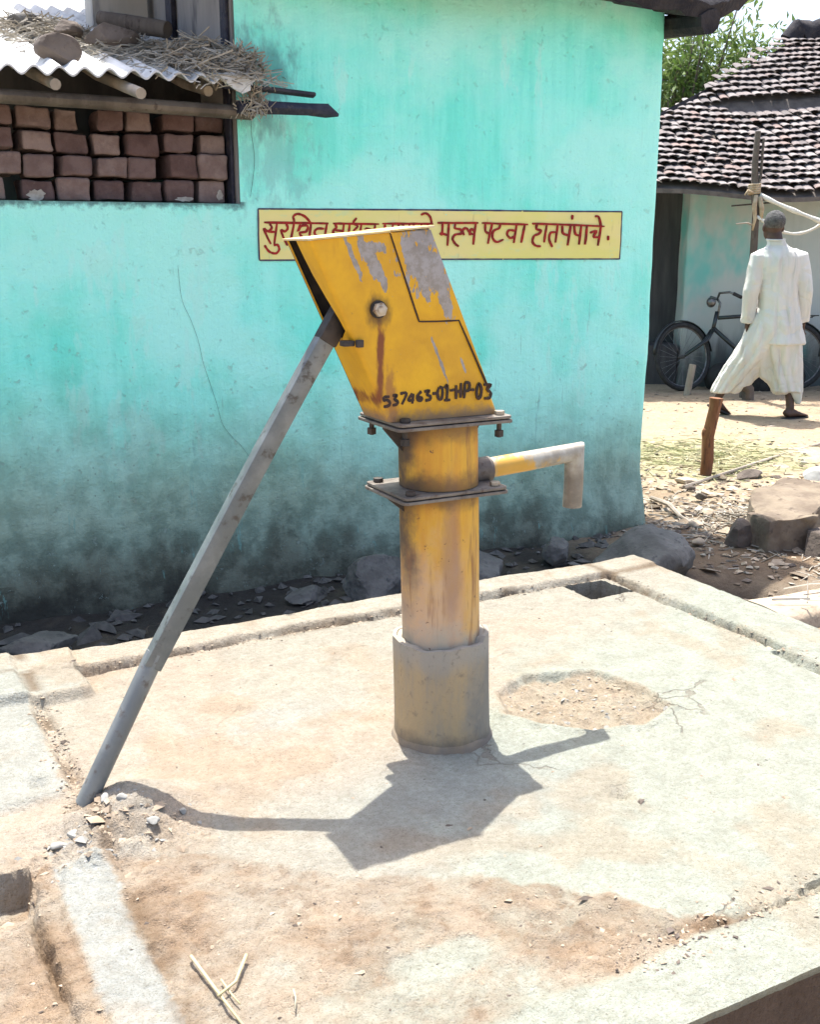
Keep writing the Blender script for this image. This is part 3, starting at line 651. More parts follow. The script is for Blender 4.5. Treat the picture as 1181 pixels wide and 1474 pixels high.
# roof of the house: sagging sooty eave along the wall
def eave(u, k):
    return 2.155 + .016 * math.sin(u * 4.1 + .6) + .02 * (vn(np.array(u * 6.), np.array(k * 3.), 5)) + max(0, u - 2.40) * .42
mb = MB(); rings = []
for i in range(90):
    u = -.2 + 2.88 * i / 89
    zb = float(eave(u, 0)) + .03 * float(vn(np.array(u * 22.), np.array(1.), 6)); fv = 1.80 + .04 * float(vn(np.array(u * 5.), np.array(2.), 9)) + max(0, u - 2.45) * .2
    rings.append([(u, fv, zb), (u, fv - .03, zb + .06), (u, fv + .01, zb + .14), (u, 4.2, zb + 1.1), (u, 4.2, zb + 1.0), (u, 2.4, zb + .16)])
mb.loft(rings); mb.build('roof', M_THATCH, house, angle=50)
mb = MB(); mb.tube([(2.36, 1.77, 2.135), (2.365, 2.2, 2.175), (2.37, 3.4, 2.32)], [.055, .055, .05], 8, jit=.2); mb.build('eave_beam', M_THATCH, house, smooth=False)

# sign painted on the wall
def wall_disp(x, z):
    x = np.asarray(x, float); z = np.asarray(z, float)
    return .020 * fbm(x * 1.5 + 2.0, z * 1.5, 101, 3) + .008 * fbm(x * 8 + 16., z * 8, 102, 4) + .05 * sst(.1, -.3, z) * (1 + fbm(x * 3, z * 3, 103, 3))
def on_wall(a, b, d):
    return (a, 2.0 - float(wall_disp(a, b)) - .003 - d, b)
mb = MB(); nn = 72; mm = 8; vs = []
for i in range(nn + 1):
    t = i / nn; x = .293 + (2.095 - .293) * t; zt = 1.316 + .010 * t + .002 * math.sin(x * 9); zb = 1.120 - .009 * t + .002 * math.sin(x * 13)
    vs += [on_wall(x, zb + (zt - zb) * j / mm, 0) for j in range(mm + 1)]
mb.add(vs, [(i * (mm + 1) + j, (i + 1) * (mm + 1) + j, (i + 1) * (mm + 1) + j + 1, i * (mm + 1) + j + 1) for i in range(nn) for j in range(mm)])
sign = mb.build('painted_sign', M_SIGN, house, fix=False, smooth=True)
BORDER = [[(.293, 1.317), (.7, 1.320), (1.2, 1.3235), (1.7, 1.3245), (2.096, 1.327)], [(2.095, 1.327), (2.097, 1.22), (2.095, 1.111)], [(2.096, 1.1115), (1.5, 1.1155), (1.1, 1.118), (.6, 1.1195), (.293, 1.1205)], [(.293, 1.317), (.2905, 1.22), (.293, 1.12)]]
MB().strokes(BORDER, on_wall, .0065, .0006, 3, 1).build('border', M_BORDER, sign)
MB().strokes(SIGN_STROKES, on_wall, .0098, .0016, 5, .7).build('lettering', M_RED, sign)
def on_crack(a, b, d): return (a, 2.0 - float(wall_disp(a, b)) - .0015 - d, b)
# lean-to roof over the bricks: corrugated cement sheets
mb = MB(); rows = []
def sheet_z(u, v): return 1.752 + .27 * (v - 1.78) + .0135 * math.cos(2 * math.pi * (u - .02) / .0815) + .006 * math.sin(u * 3 + 1)
us = [-2.2 + .0815 / 10 * i for i in range(int(2.42 / (.0815 / 10)) + 1)]
vsn = [1.78, 1.9, 2.1, 2.4, 2.8, 3.3, 3.9, 4.8, 6.2]
for th in (0, -.007):
    for v in vsn: rows.append([(u, v + (.012 * math.sin(u * 7) if v == 1.78 else 0), sheet_z(u, v) + th) for u in us])
nv = len(vsn); n = len(us); V = [p for r in rows for p in r]; F = []
for s_ in (0, 1):
    o = s_ * nv * n
    for j in range(nv - 1):
        for i in range(n - 1):
            q = (o + j * n + i, o + j * n + i + 1, o + (j + 1) * n + i + 1, o + (j + 1) * n + i); F.append(q if s_ == 0 else q[::-1])
for i in range(n - 1): F.append((i + 1, i, nv * n + i, nv * n + i + 1))
for j in range(nv - 1): F.append((j * n + n - 1, (j + 1) * n + n - 1, nv * n + (j + 1) * n + n - 1, nv * n + j * n + n - 1))
mb.add(V, F); mb.build('lean_to_roof', M_SHEET, house, angle=60, fix=False)
mb = MB(); mb.tube([(-2.6, 1.905, 1.675), (-1.2, 1.9, 1.672), (-.4, 1.905, 1.668), (.245, 1.9, 1.660)], [(.024, .045)] * 4, 10, jit=.05, seed=3); mb.build('lean_to_beam', M_WOOD, house, angle=40)
mb = MB()
for i, (u, dz) in enumerate(((-1.4, 0), (-.86, .0), (-.513, .0), (-.275, .004), (.05, -.004))):
    mb = MB(); fr = 1.80 if i not in (3,) else 1.69
    if i == 4: fr = 1.90
    dr = .03 if i != 3 else .05
    mb.tube([(u + dr, fr, 1.705 + dz - .27 * (1.8 - fr)), (u, 2.1, 1.78 + dz), (u, 3.0, 2.02 + dz)], .019, 10); mb.build('rafter', M_PALEWOOD, house, smooth=False, angle=40)
for st, w in (([(-.041, 1.107), (-.031, .978), (.0, .9), (.027, .816), (.045, .72), (.074, .622), (.095, .54), (.111, .478), (.150, .42), (.181, .387), (.223, .325)], .0007), ([(.30, 1.75), (.275, 1.62), (.285, 1.5), (.262, 1.36)], .0010)):
    MB().strokes([st], on_crack, w, .0008, 8, .5).build('crack', M_CHAR, house)

# mud bricks stacked loose under the lean-to
BR = [
 ('bottom', [(-.697, 1.337, -.627, 1.422), (-.58, 1.337, -.458, 1.416), (-.455, 1.337, -.334, 1.420), (-.324, 1.337, -.200, 1.418), (-.195, 1.337, -.067, 1.417), (-.049, 1.337, .070, 1.423), (.075, 1.337, .189, 1.424)]),
 ('second', [(-.676, 1.424, -.572, 1.510), (-.567, 1.419, -.447, 1.500), (-.443, 1.423, -.324, 1.500), (-.317, 1.421, -.199, 1.497), (-.194, 1.421, -.083, 1.498), (-.048, 1.427, .070, 1.516), (.074, 1.428, .193, 1.517)]),
 ('third', [(-.682, 1.514, -.584, 1.589), (-.580, 1.504, -.457, 1.584), (-.449, 1.504, -.328, 1.583), (-.316, 1.501, -.204, 1.581), (-.193, 1.502, -.066, 1.585), (-.051, 1.520, .063, 1.590), (.097, 1.521, .203, 1.594)]),
 ('top', [(-.682, 1.594, -.586, 1.663), (-.578, 1.589, -.455, 1.662), (-.445, 1.587, -.350, 1.664), (-.295, 1.586, -.197, 1.661), (-.192, 1.590, -.087, 1.663), (-.056, 1.595, .075, 1.660), (.085, 1.599, .206, 1.663)])]
ORD = ['leftmost', 'second from the left', 'third from the left', 'middle', 'third from the right', 'second from the right', 'rightmost']
def brick_mesh(w, d, h, seed):
    bm = bmesh.new(); bmesh.ops.create_cube(bm, size=1)
    for v in bm.verts: v.co = Vector((v.co.x * w, v.co.y * d, v.co.z * h))
    bmesh.ops.bevel(bm, geom=list(bm.edges), offset=.008, segments=3, affect='EDGES', profile=.5)
    bmesh.ops.subdivide_edges(bm, edges=[e for e in bm.edges if e.calc_length() > .03], cuts=5, use_grid_fill=True)
    for v in bm.verts:
        p = v.co + Vector((seed * 2.3, 0, seed))
        v.co += v.normal * (.007 * mnoise.fractal(p * 14, 1, 2, 4)) + Vector((.007 * mnoise.noise(p * 9), .004 * mnoise.noise(p * 10), .005 * mnoise.noise(p * 11)))
    mb = MB(); bm.verts.index_update(); mb.add([v.co.copy() for v in bm.verts], [[q.index for q in f.verts] for f in bm.faces]); bm.free(); return mb
sd = 0
rnd = random.Random(4)
for rn, row in BR:
    for i, (a, b, c, d) in enumerate(row):
        sd += 1
        o = brick_mesh(c - a - rnd.uniform(.006, .018), .20, d - b - rnd.uniform(.003, .009), sd).build('mud_brick', M_MUDBRICK, angle=50)
        dv = rnd.uniform(-.012, .028) + (.05 if rn == 'top' and i in (2, 6) else 0)
        o.location = ((a + c) / 2, 2.145 + dv, (b + d) / 2 - .0005); o.rotation_euler = (0, rnd.uniform(-.02, .02), rnd.uniform(-.09, .09))
        lab = '%s mud brick in the %s row of the lean-to stack' % (ORD[i], rn)
        if rn == 'bottom' and i in (1, 5, 6):
            lab = {1: 'mud brick with a white lime splash in the bottom row of the stack', 5: 'bottom row mud brick with a thin pale smear along its lower edge', 6: 'pale cornered mud brick ending the bottom row at the right'}[i]
            mb2 = MB(); w = (c - a) / 2; h = (d - b) / 2; r3 = random.Random(i)
            cx, cz, rx, rz = {1: (-.005, -.02, .036, .026), 5: (.01, -.028, .04, .010), 6: (.03, -.012, .014, .022)}[i]
            poly = [(cx + rx * math.cos(t) * r3.uniform(.6, 1.1), -.1045, cz + rz * math.sin(t) * r3.uniform(.6, 1.1)) for t in [k * math.pi / 9 for k in range(18)]]
            mb2.prism(poly, (0, .006, 0)); mb2.build('lime_splash', M_LIME, o)
        tag(o, lab, 'mud brick', 'mud bricks stacked under the lean-to')

# what lies on the lean-to roof
def put_rock(name, size, seed, loc, rz, mat, label, cat, group=None, flat=None, rough=.06, cuts=9, sub=4, tilt=(0, 0)):
    o = rock(size, seed, cuts, rough, sub, flat).build(name, mat, angle=35)
    o.location = loc; o.rotation_euler = (tilt[0], tilt[1], rz)
    return tag(o, label, cat, group)
put_rock('roof_stone', (.082, .075, .056), 3, (-.430, 1.985, sheet_z(-.43, 1.985) + .05), .2, M_DARKROCK, 'round dark brown stone weighing down the corrugated lean-to roof', 'stone', rough=.05)
put_rock('roof_stone', (.105, .075, .062), 14, (-.165, 2.30, sheet_z(-.165, 2.30) + .055), -.3, M_DARKROCK, 'larger flat sided grey stone higher on the lean-to roof beside the straw', 'stone', rough=.05)
put_rock('roof_stone', (.07, .05, .04), 17, (-.30, 2.42, sheet_z(-.30, 2.42) + .045), .9, M_DARKROCK, 'small flat stone bedded in straw between the two bigger roof stones', 'stone', rough=.06)
put_rock('roof_stone', (.08, .06, .045), 18, (-.42, 2.62, sheet_z(-.42, 2.62) + .06), .2, M_STONE, 'grey stone poking out of the straw highest on the lean-to roof', 'stone', rough=.06)
mb = MB(); mb.tube([(-.10, 2.76, 2.10), (.0, 2.66, 2.07), (.12, 2.52, 2.035)], [.028, .036, .034], 12, jit=.04, seed=2); tag(mb.build('log', M_WOOD, angle=40), 'short grey log lying across the lean-to roof in front of a pale wall', 'log')
mb = MB(); mb.tube([(.17, 1.845, 1.672), (.25, 1.852, 1.675), (.45, 1.85, 1.678), (.53, 1.85, 1.677), (.578, 1.85, 1.664)], [.021, .023, .022, .024, .006], 10, jit=.16, seed=5); tag(mb.build('charred_pole', M_CHAR, angle=30), 'thick blackened pole end jutting from the lean-to eave across the turquoise wall', 'pole')
mb = MB(); mb.tube([(.12, 1.85, 1.742), (.30, 1.85, 1.741), (.478, 1.85, 1.733)], [(.011, .02)] * 3, 8, jit=.2, seed=6); tag(mb.build('charred_stick', M_CHAR, angle=30), 'thin flat blackened stick jutting out just above the thick charred pole', 'stick')

def straw(mb, c, size, n, rnd, L=(.05, .14), w=.0022, flat=.5, surf=None):
    for i in range(n):
        g = [rnd.gauss(0, .45) for _ in range(2)]
        r2 = g[0] ** 2 + g[1] ** 2
        p = Vector((c[0] + g[0] * size[0], c[1] + g[1] * size[1], c[2] + rnd.random() ** .7 * size[2] * math.exp(-r2 * 1.2)))
        if surf: p.z += surf(p.x, p.y) - c[2]
        a = rnd.uniform(0, 2 * math.pi); l = rnd.uniform(*L); e = rnd.gauss(0, flat * .5)
        d = Vector((math.cos(a), math.sin(a), e)).normalized(); s = d.cross(Vector((rnd.gauss(0, 1), rnd.gauss(0, 1), rnd.gauss(0, 1)))).normalized() * w * rnd.uniform(.6, 1.5)
        bend = Vector((0, 0, -rnd.uniform(0, .25) * l)) + s * rnd.uniform(-6, 6)
        q = [p - d * l / 2, p + bend * .3, p + d * l / 2 + bend]
        k2 = d.cross(s).normalized() * w
        vs = []
        for t in q: vs += [t - s, t + s, t + k2]
        mb.add(vs, [(0, 1, 4, 3), (1, 2, 5, 4), (2, 0, 3, 5), (3, 4, 7, 6), (4, 5, 8, 7), (5, 3, 6, 8)])
rnd = random.Random(11)
mb = MB(); rz_ = lambda x, y: 1.752 + .27 * (y - 1.78)
straw(mb, (.08, 1.98, 1.80), (.22, .26, .12), 900, rnd, surf=rz_); straw(mb, (.215, 1.90, 1.76), (.09, .07, .11), 260, rnd, flat=1.2, surf=rz_)
straw(mb, (.235, 1.84, 1.66), (.05, .04, .10), 160, rnd, (.03, .09), flat=2.2)
straw(mb, (-.06, 2.28, 1.9), (.3, .3, .06), 520, rnd, surf=rz_); straw(mb, (-.36, 2.62, 2.0), (.26, .40, .09), 560, rnd, surf=rz_); straw(mb, (-.1, 2.62, 2.0), (.3, .25, .05), 260, rnd, surf=rz_)
tag(mb.build('straw', M_STRAW, fix=False), 'tangle of dry grey straw heaped along the lean-to roof', 'straw', kind='stuff')
mb = MB(); r5 = random.Random(5)
pl = [(.085, 1.775, 1.765), (.10, 1.772, 1.745), (.135, 1.77, 1.722), (.165, 1.768, 1.713), (.195, 1.77, 1.722), (.20, 1.78, 1.76), (.17, 1.79, 1.775), (.13, 1.79, 1.778)]
rg = [[Vector(p) + Vector((0, k * .012, .004 * k)) + Vector((r5.uniform(-.004, .004), r5.uniform(-.006, .006), r5.uniform(-.004, .004))) for p in pl] for k in range(3)]
mb.loft(rg); tag(mb.build('plastic_scrap', M_ROPE, angle=30), 'crumpled whitish plastic scrap caught in straw at the lean-to eave corner', 'plastic scrap')

# boulders and stones along the foot of the wall
B = [
 ('boulder', (.27, .22, .19), 21, (1.73, 1.33, -.165), .3, M_STONE, 'big grey boulder at the right corner of the turquoise wall foot', None, 8),
 ('stone', (.085, .075, .10), 22, (1.49, 1.60, -.14), .5, M_STONE, 'upright grey stone leaning at the wall foot left of the big boulder', None, 10),
 ('stone', (.25, .13, .14), 27, (1.00, 1.56, -.165), -.15, M_STONE, 'grey wedge stone showing right behind the pump pipe', None, 7),
 ('stone', (.20, .12, .13), 24, (.60, 1.60, -.175), .1, M_STONE, 'low grey stone half hidden left of the pump pipe at the wall foot', None, 9),
 ('stone', (.10, .08, .06), 25, (.33, 1.68, -.19), .1, M_STONE, 'small dark stone in the ditch at the wall foot left of the low grey stone', None, 9),
 ('boulder', (.17, .10, .085), 26, (-.76, 1.50, -.17), .1, M_STONE, 'rounded grey boulder in the ditch at the far left behind the platform rim', None, 7),
]
for nm, s_, sd, loc, rz, m, lab, g_, ct in B: put_rock(nm, s_, sd, loc, rz, m, lab, nm, g_, cuts=ct + 9, rough=.085, sub=5)

# ---------------------------------------------------------------- hand pump
pump = empty('hand_pump', 'yellow lever hand pump with dented head and grey handle resting on the cement platform', 'hand pump')
LX = lambda z: (-.026 * z, -.004 * z)         # the stand leans a little towards the handle
mb = MB()
mb.lathe([(.092, .02), (.0945, .10), (.0945, .56), (.0945, .628)], (0, 0), 48, lean=LX)
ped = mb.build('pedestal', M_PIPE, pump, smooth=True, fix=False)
mb = MB(); mb.lathe([(.0935, .643), (.0935, .70), (.0935, .792)], (0, 0), 48, lean=LX)
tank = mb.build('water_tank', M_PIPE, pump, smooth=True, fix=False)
# casing round the foot: torn rim, cement between
mb = MB(); n = 72; prof = []
rr = random.Random(2)
def rim(a):
    d = math.degrees(a) % 360
    z = .262 + .003 * math.sin(3 * a) + .0015 * math.sin(11 * a)
    z += .004 * float(sst(150, 175, d) * sst(215, 205, d))
    z += .016 * float(sst(300, 306, d) * sst(356, 350, d))
    return z
vs = []
for r, zz in ((.121, 0), (.119, .05), (.118, .12), (.118, .2), (.118, 1), (.108, 1), (.107, .9), (.095, .9)):
    for j in range(n):
        a = 2 * math.pi * j / n; rm = rim(a)
        z = {1: rm, .9: rm - .004 - .002 * math.sin(5 * a)}.get(zz, zz)
        q = r * (1 + .010 * math.sin(2 * a + 1) + .006 * math.sin(5 * a))
        vs.append((q * math.cos(a) + LX(z)[0], q * math.sin(a) + LX(z)[1], z))
mb.add(vs, [(i * n + j, i * n + (j + 1) % n, (i + 1) * n + (j + 1) % n, (i + 1) * n + j) for i in range(7) for j in range(n)])
mb.build('casing', M_COLLAR, pump, smooth=False, fix=False, angle=40)
mb = MB(); vs = []
for r, z in ((.140, -.012), (.131, .006), (.122, .016), (.112, .018)):
    for j in range(48):
        a = 2 * math.pi * j / 48; q = r * (1 + .10 * float(vn(np.array(a * 3), np.array(z * 40), 3)))
        vs.append((q * math.cos(a), q * math.sin(a), z - .012 * (r > .13) + .006 * float(vn(np.array(a * 5), np.array(r * 60), 8))))
mb.add(vs, [(i * 48 + j, i * 48 + (j + 1) % 48, (i + 1) * 48 + (j + 1) % 48, (i + 1) * 48 + j) for i in range(3) for j in range(48)])
mb.build('footing', M_COLLAR, pump, smooth=True, fix=False)
def plate(z0, z1, cx, hu, hv, r=.012):
    pts = []
    for sx, sy, a0 in ((1, 1, 0), (-1, 1, 90), (-1, -1, 180), (1, -1, 270)):
        for k in range(5):
            a = R(a0 + 22.5 * k); pts.append((cx + sx * (hu - r) + r * math.cos(a), sy * (hv - r) + r * math.sin(a), z0))
    return MB().prism(pts, (0, 0, z1 - z0))
def hexbolt(c, r, h0, h1, shank=None, zl=None):
    m = MB(); m.prism([(c[0] + r * math.cos(R(60 * k + 20)), c[1] + r * math.sin(R(60 * k + 20)), h0) for k in range(6)], (0, 0, h1 - h0))
    if shank: m.tube([(c[0], c[1], zl), (c[0], c[1], h0 - .0005)], shank, 10)
    return m
def flange(name, zt, cx, hu, hv, below):
    f = plate(zt - .0065, zt, cx, hu, hv).build(name, M_FLANGE, pump, bevel=.0012)
    g = plate(zt - .0165, zt - .0095, cx - .001, hu + .003, hv + .002).build(name, M_FLANGE, pump, bevel=.0012)
    for sx in (-1, 1):
        for sy in (-1, 1):
            c = (cx + sx * (hu - .024), sy * (hv - .022))
            b = hexbolt(c, .0125, zt + .0006, zt + .010).build('bolt', M_BOLT if sx > 0 else M_DARKIRON, f, bevel=.001)
            if below:
                MB().tube([(c[0], c[1], zt - .052), (c[0], c[1], zt - .0170)], .006, 10).prism([(c[0] + .0115 * math.cos(R(60 * k)), c[1] + .0115 * math.sin(R(60 * k)), zt - .050) for k in range(6)], (0, 0, .014)).build('nut', M_DARKIRON, g)
    return f, g
f1, g1 = flange('head_flange', .8085, -.026, .147, .106, True)
f2, g2 = flange('tank_flange', .6415, -.022, .136, .104, None)
mb = MB()
for zt, w, hh, cx in ((.791, .047, .062, -.021), (.624, .038, .04, -.016)):
    for a in (180, 0):
        e = Vector((math.cos(R(a)), math.sin(R(a)), 0)); t = Vector((-e.y, e.x, 0)) * .004
        ww = w if a in (0, 180) else w * .65
        if a == 0: ww = w * .55
        c = Vector((cx, 0, 0)); p = [c + e * .0925 + Vector((0, 0, zt)), c + e * (.093 + ww) + Vector((0, 0, zt)), c + e * (.093 + ww) + Vector((0, 0, zt - .008)), c + e * .0925 + Vector((0, 0, zt - hh))]
        MB().prism([q - t for q in p], t * 2).build('gusset', M_DARKIRON, pump)
mb = None
# spout
mb = MB()
zs = .664
mb.tube([(.068, -.002, zs - .002), (.122, -.002, zs)], .031, 20)
cpl = mb.build('spout_collar', M_FLANGE, tank, angle=40)
P = [(.10, 0, zs), (.25, 0, zs + .009), (.372, 0, zs + .016)]
mb = MB(); n = 20; rad = .0245
def ring_x(x, z0, r, mit=0):
    return [(x + mit * r * math.sin(2 * math.pi * j / n), r * math.cos(2 * math.pi * j / n), z0 + r * math.sin(2 * math.pi * j / n)) for j in range(n)]
zr = zs + .017
rings = [ring_x(.10, zs, rad), ring_x(.24, zs + .008, rad), ring_x(.378, zr, rad, 1)]
def ring_z(x, z, r):
    return [(x + r * math.sin(2 * math.pi * j / n), r * math.cos(2 * math.pi * j / n), z) for j in range(n)]
rings += [ring_z(.379, .60, rad), ring_z(.377, .540, rad), ring_z(.377, .540, rad - .003), ring_z(.379, .62, rad - .003)]
mb.loft(rings, cap=False)
def spout_mat():
    g = NG('spout_zinc_and_yellow'); x, y, z = g.sep(); n_ = g.noise(14, 5, .65); f = g.noise(50, 4, .7); st = g.noise(20, 4, .6, stretch=(.3, 1, 1))
    c = g.mix(g.ramp(n_, .4, .6), (.40, .37, .31), (.29, .255, .20)); c = g.mix(g.ramp(st, .55, .7, 0., .7), c, (.24, .16, .09))
    yl = g.blob(x, z, .195, zs - .004, .085, .034, .9, 26, .35); c = g.mix(g.ma('MULTIPLY', yl, .85), c, (.62, .33, .02))
    c = g.mix(g.ramp(f, .6, .75, 0., .4), c, (.2, .15, .1)); c = g.mix(g.ramp(z, zs - .02, zs - .05, 0., .62), c, g.mix(g.ramp(st, .4, .6), (.13, .105, .08), (.24, .20, .15))); g.col(c).rgh(.5); g.b.inputs['Metallic'].default_value = .2; g.bump(n_, .15, .004); return g.m
mb.build('spout', spout_mat(), tank, angle=50, fix=False)

# pump head: leaning folded steel box, slot for the handle on its left end
def L_(t): return -.180 - .180 * t
def R_(t): return .104 - .182 * t
def zat(u, t): # sloped top
    f = (u - L_(t)) / (R_(t) - L_(t)); return .8095 + t * (.388 + .026 * f)
def slot_v(t):
    z = .81 + .39 * t
    return float(np.interp(z, [.80, .992, .996, 1.03, 1.08, 1.13, 1.18, 1.25], [.060, .060, -.050, -.044, -.022, -.004, .004, .006]))
HV = .070; rc = .012
def section(t, inn=0.):
    h = HV - inn; l = L_(t) + inn; r = R_(t) - inn; q = rc - inn * .7; P = [(l, min(slot_v(t), h - q - .001))]
    k = 5
    for (cx, cy, a0) in ((l + q, -h + q, 180), (r - q, -h + q, 270), (r - q, h - q, 0), (l + q, h - q, 90)):
        for i in range(k): 
            a = R(a0 + 90 * i / (k - 1)); P.append((cx + q * math.cos(a), cy + q * math.sin(a)))
    P.append((l, h - q - .0005))
    return [(u, v, zat(u, t)) for u, v in P]
ts = [0, .1, .2, .3, .4, .462, .4635, .472, .4735, .52, .58, .64, .7, .76, .82, .88, .94, 1]
mb = MB(); vs = []; m = len(section(0))
for t in ts: vs += section(t)
o2 = len(vs)
for t in ts: vs += section(t, .004)
fs = []; fsi = []
for i in range(len(ts) - 1):
    for j in range(m - 1):
        a = i * m + j; fs.append((a, a + 1, a + m + 1, a + m)); fsi.append((o2 + a, o2 + a + m, o2 + a + m + 1, o2 + a + 1))
    for j in (0, m - 1):
        a = i * m + j; q = (a, a + m, o2 + a + m, o2 + a); fs.append(q if j == 0 else q[::-1])
for i in (0, len(ts) - 1):
    for j in range(m - 1):
        a = i * m + j; q = (a, a + 1, o2 + a + 1, o2 + a); fs.append(q if i else q[::-1])
mb.add(vs, fs); mb.m = [1 if (k_ % 1 == 0 and max(f) < o2 and min(f) % m >= m - 6) else 0 for k_, f in enumerate(mb.f)]; mb.f += fsi; mb.m += [1] * len(fsi)
head = mb.build('pump_head', [M_YEL, M_DARKIRON], pump, fix=False, angle=30)  # inside and slot edge set dark so the slot looks deep in shade
# lid plates
def lid(u0, u1, dz, name, mat):
    f = lambda u: (u - L_(1)) / (R_(1) - L_(1))
    P = [(u0, -HV - .006), (u1, -HV - .006), (u1, HV + .006), (u0, HV + .006)]
    return MB().prism([(u, v, .8095 + .388 + .026 * f(u) + .0006 + dz) for u, v in P], (0, 0, .0042)).build(name, mat, head, bevel=.001)
M_LID = simple('dusty_lid', (.58, .42, .16), (.62, .52, .32), 18, .85, .2, .003, c3=(.5, .27, .02))
lid(L_(1) - .004, -.178, 0, 'lid', M_LID); lid(-.172, R_(1) + .006, .001, 'lid', M_LID)
fr = lambda a, b, d: (a, -HV - d, b)
cov = [(-.176, 1.2135), (-.106, 1.029), (-.006, 1.028), (.0775, .868), (R_(.14) - .002, .868), (R_(1) - .002, 1.2205)]
cv = MB().prism([(a, -HV - .0003, b) for a, b in cov][::1], (0, -.0026, 0)).build('inspection_cover', M_YEL, head, bevel=.0008)
MB().strokes([[(-.1775, 1.214), (-.150, 1.14), (-.1075, 1.027)], [(-.1075, 1.0268), (-.06, 1.0255), (-.006, 1.0262)], [(-.0065, 1.0265), (.03, .955), (.074, .868)]], fr, .0034, .0022, 4, .7).build('cover_seam', M_BLACKP, head)
fr2 = lambda a, b, d: (a, -HV - .0005 - (.0026 if False else 0) - d, b)
def on_head(a, b, d):
    return (a, -HV - d - (.0032 if a > .0775 - (b - .868) * .52 and b > .868 else .0004), b)
MB().strokes(NUMBER_STROKES, on_head, .0068, .0008, 9, .8).build('number', M_BLACKP, head)
mb = MB(); c = Vector((-.207, -HV, 1.056))
mb.tube([c + Vector((0, .12, 0)), c + Vector((0, -.004, 0))], .010, 16); mb.tube([c + Vector((0, -.0005, 0)), c + Vector((0, -.005, 0))], .019, 24)
mb.build('axle_washer', M_DARKIRON, head, angle=40)
MB().prism([c + Vector((.0155 * math.cos(R(60 * k + 10)), -.0055, .0155 * math.sin(R(60 * k + 10)))) for k in range(6)], (0, -.011, 0)).tube([c + Vector((0, -.0170, 0)), c + Vector((0, -.0195, 0))], .008, 12).build('axle_nut', simple('pale_nut', (.50, .44, .35), (.40, .34, .26), 60, .5, .3, .002, c3=(.2, .12, .07), metal=.3), head, bevel=.001)
# handle: square bar, then pipe end
def bar(a, b, w, h):
    a = Vector(a); b = Vector(b); d = (b - a).normalized(); s = Vector((0, 1, 0)); n_ = d.cross(s).normalized()
    if n_.z < 0: n_ = -n_
    pts = []
    return [[p + s * (w / 2 * sx) + n_ * (h / 2 * sy) for sx, sy in ((-1, -1), (1, -1), (1, 1), (-1, 1))] for p in (a, b)]
H0 = Vector((-.235, 0, 1.090)); H1 = Vector((-.722, 0, .318)); H2 = Vector((-.880, 0, .030))
mb = MB(); r_ = bar(H0, H1, .034, .040)
mid = [[Vector(a).lerp(Vector(b), t) + Vector((0, .004 * math.sin(t * 5), .004 * math.sin(t * 3.14 + .3))) for a, b in zip(*r_)] for t in [k_ / 14 for k_ in range(15)]]
mb.loft(mid); hd = mb.build('handle', M_STEEL, pump, bevel=.003)
d = (H2 - H1).normalized()
mb = MB(); mb.tube([H1 - d * .03, H1 + d * .12, H2 - d * .003, H2], [.0212, .0212, .0214, .0205], 24, up=(0, 1, 0)); mb.build('handle_grip', simple('grip_steel', (.17, .185, .185), (.25, .265, .26), 10, .55, .2, .003, c3=(.13, .115, .10), metal=.25), hd, angle=40)
d2 = (H1 - H0).normalized(); mb = MB(); mb.loft(bar(H0 + d2 * .05, H0 + d2 * .125, .038, .044)); mb.build('handle_dark_sleeve', M_DARKIRON, hd, bevel=.004)  # dark sleeve added over the bar's upper end to darken it
MB().box((-.287, -.071, .980), (-.262, -.045, .992)).box((-.262, -.082, .978), (-.246, -.0715, .994)).build('handle_stop', M_DARKIRON, head, bevel=.002)

# ---------------------------------------------------------------- person walking away
def evalmesh(o):
    dg = bpy.context.evaluated_depsgraph_get(); dg.update()
    me = bpy.data.meshes.new_from_object(o.evaluated_get(dg)); o.modifiers.clear(); o.data = me; return o
def fuse(o, vox, smooth=4, fac=.5):
    m_ = o.modifiers.new('r', 'REMESH'); m_.mode = 'VOXEL'; m_.voxel_size = vox; m_.use_smooth_shade = True
    s_ = o.modifiers.new('s', 'SMOOTH'); s_.iterations = smooth; s_.factor = fac
    return evalmesh(o)
PM = CFM @ Matrix.Translation((2.885, 8.72, -.215)) @ Matrix.Scale(.965, 4)
man = empty('person', 'barefaced grey haired man in white shirt and white dhoti walking past the bicycles', 'person', M=PM)
mb = MB(); S = 12
def capsule(pts, rad): 
    mb.tube(pts, rad, 14)
    for p, r in zip(pts, rad):
        q = max(r) if hasattr(r, '__len__') else r
        mb.ell(p, (q, q, q), 14, 8)
HC = Vector((-.030, .01, 1.565))
mb.ell(HC + Vector((0, 0, .035)), (.076, .092, .088), 20, 14); mb.ell(HC + Vector((-.012, .035, -.035)), (.058, .062, .078), 16, 12)
mb.ell(HC + Vector((-.033, .092, -.012)), (.011, .018, .02), 8, 6)                 # nose
for sx in (-1, 1): mb.ell(HC + Vector((sx * .079 - .002, .005, -.008)), (.011, .020, .032), 8, 8)   # ears
mb.ell(HC + Vector((-.034, .088, -.055)), (.022, .010, .007), 8, 6)                # lips
capsule([(.02, 0, 1.36), (-.01, .0, 1.44), (-.02, .01, 1.50)], [.070, .062, .060])
mb.ell((.03, 0, 1.20), (.135, .100, .18), 16, 12); mb.ell((.035, .0, .98), (.145, .10, .17), 16, 12); mb.ell((.04, .0, .86), (.155, .11, .11), 16, 12)
ARMS = [[(-.138, 0, 1.33), (-.184, -.02, 1.06), (-.186, .02, .82)], [(.192, 0, 1.33), (.258, -.02, 1.06), (.272, .03, .83)]]
for A in ARMS: capsule(A, [.044, .034, .027])
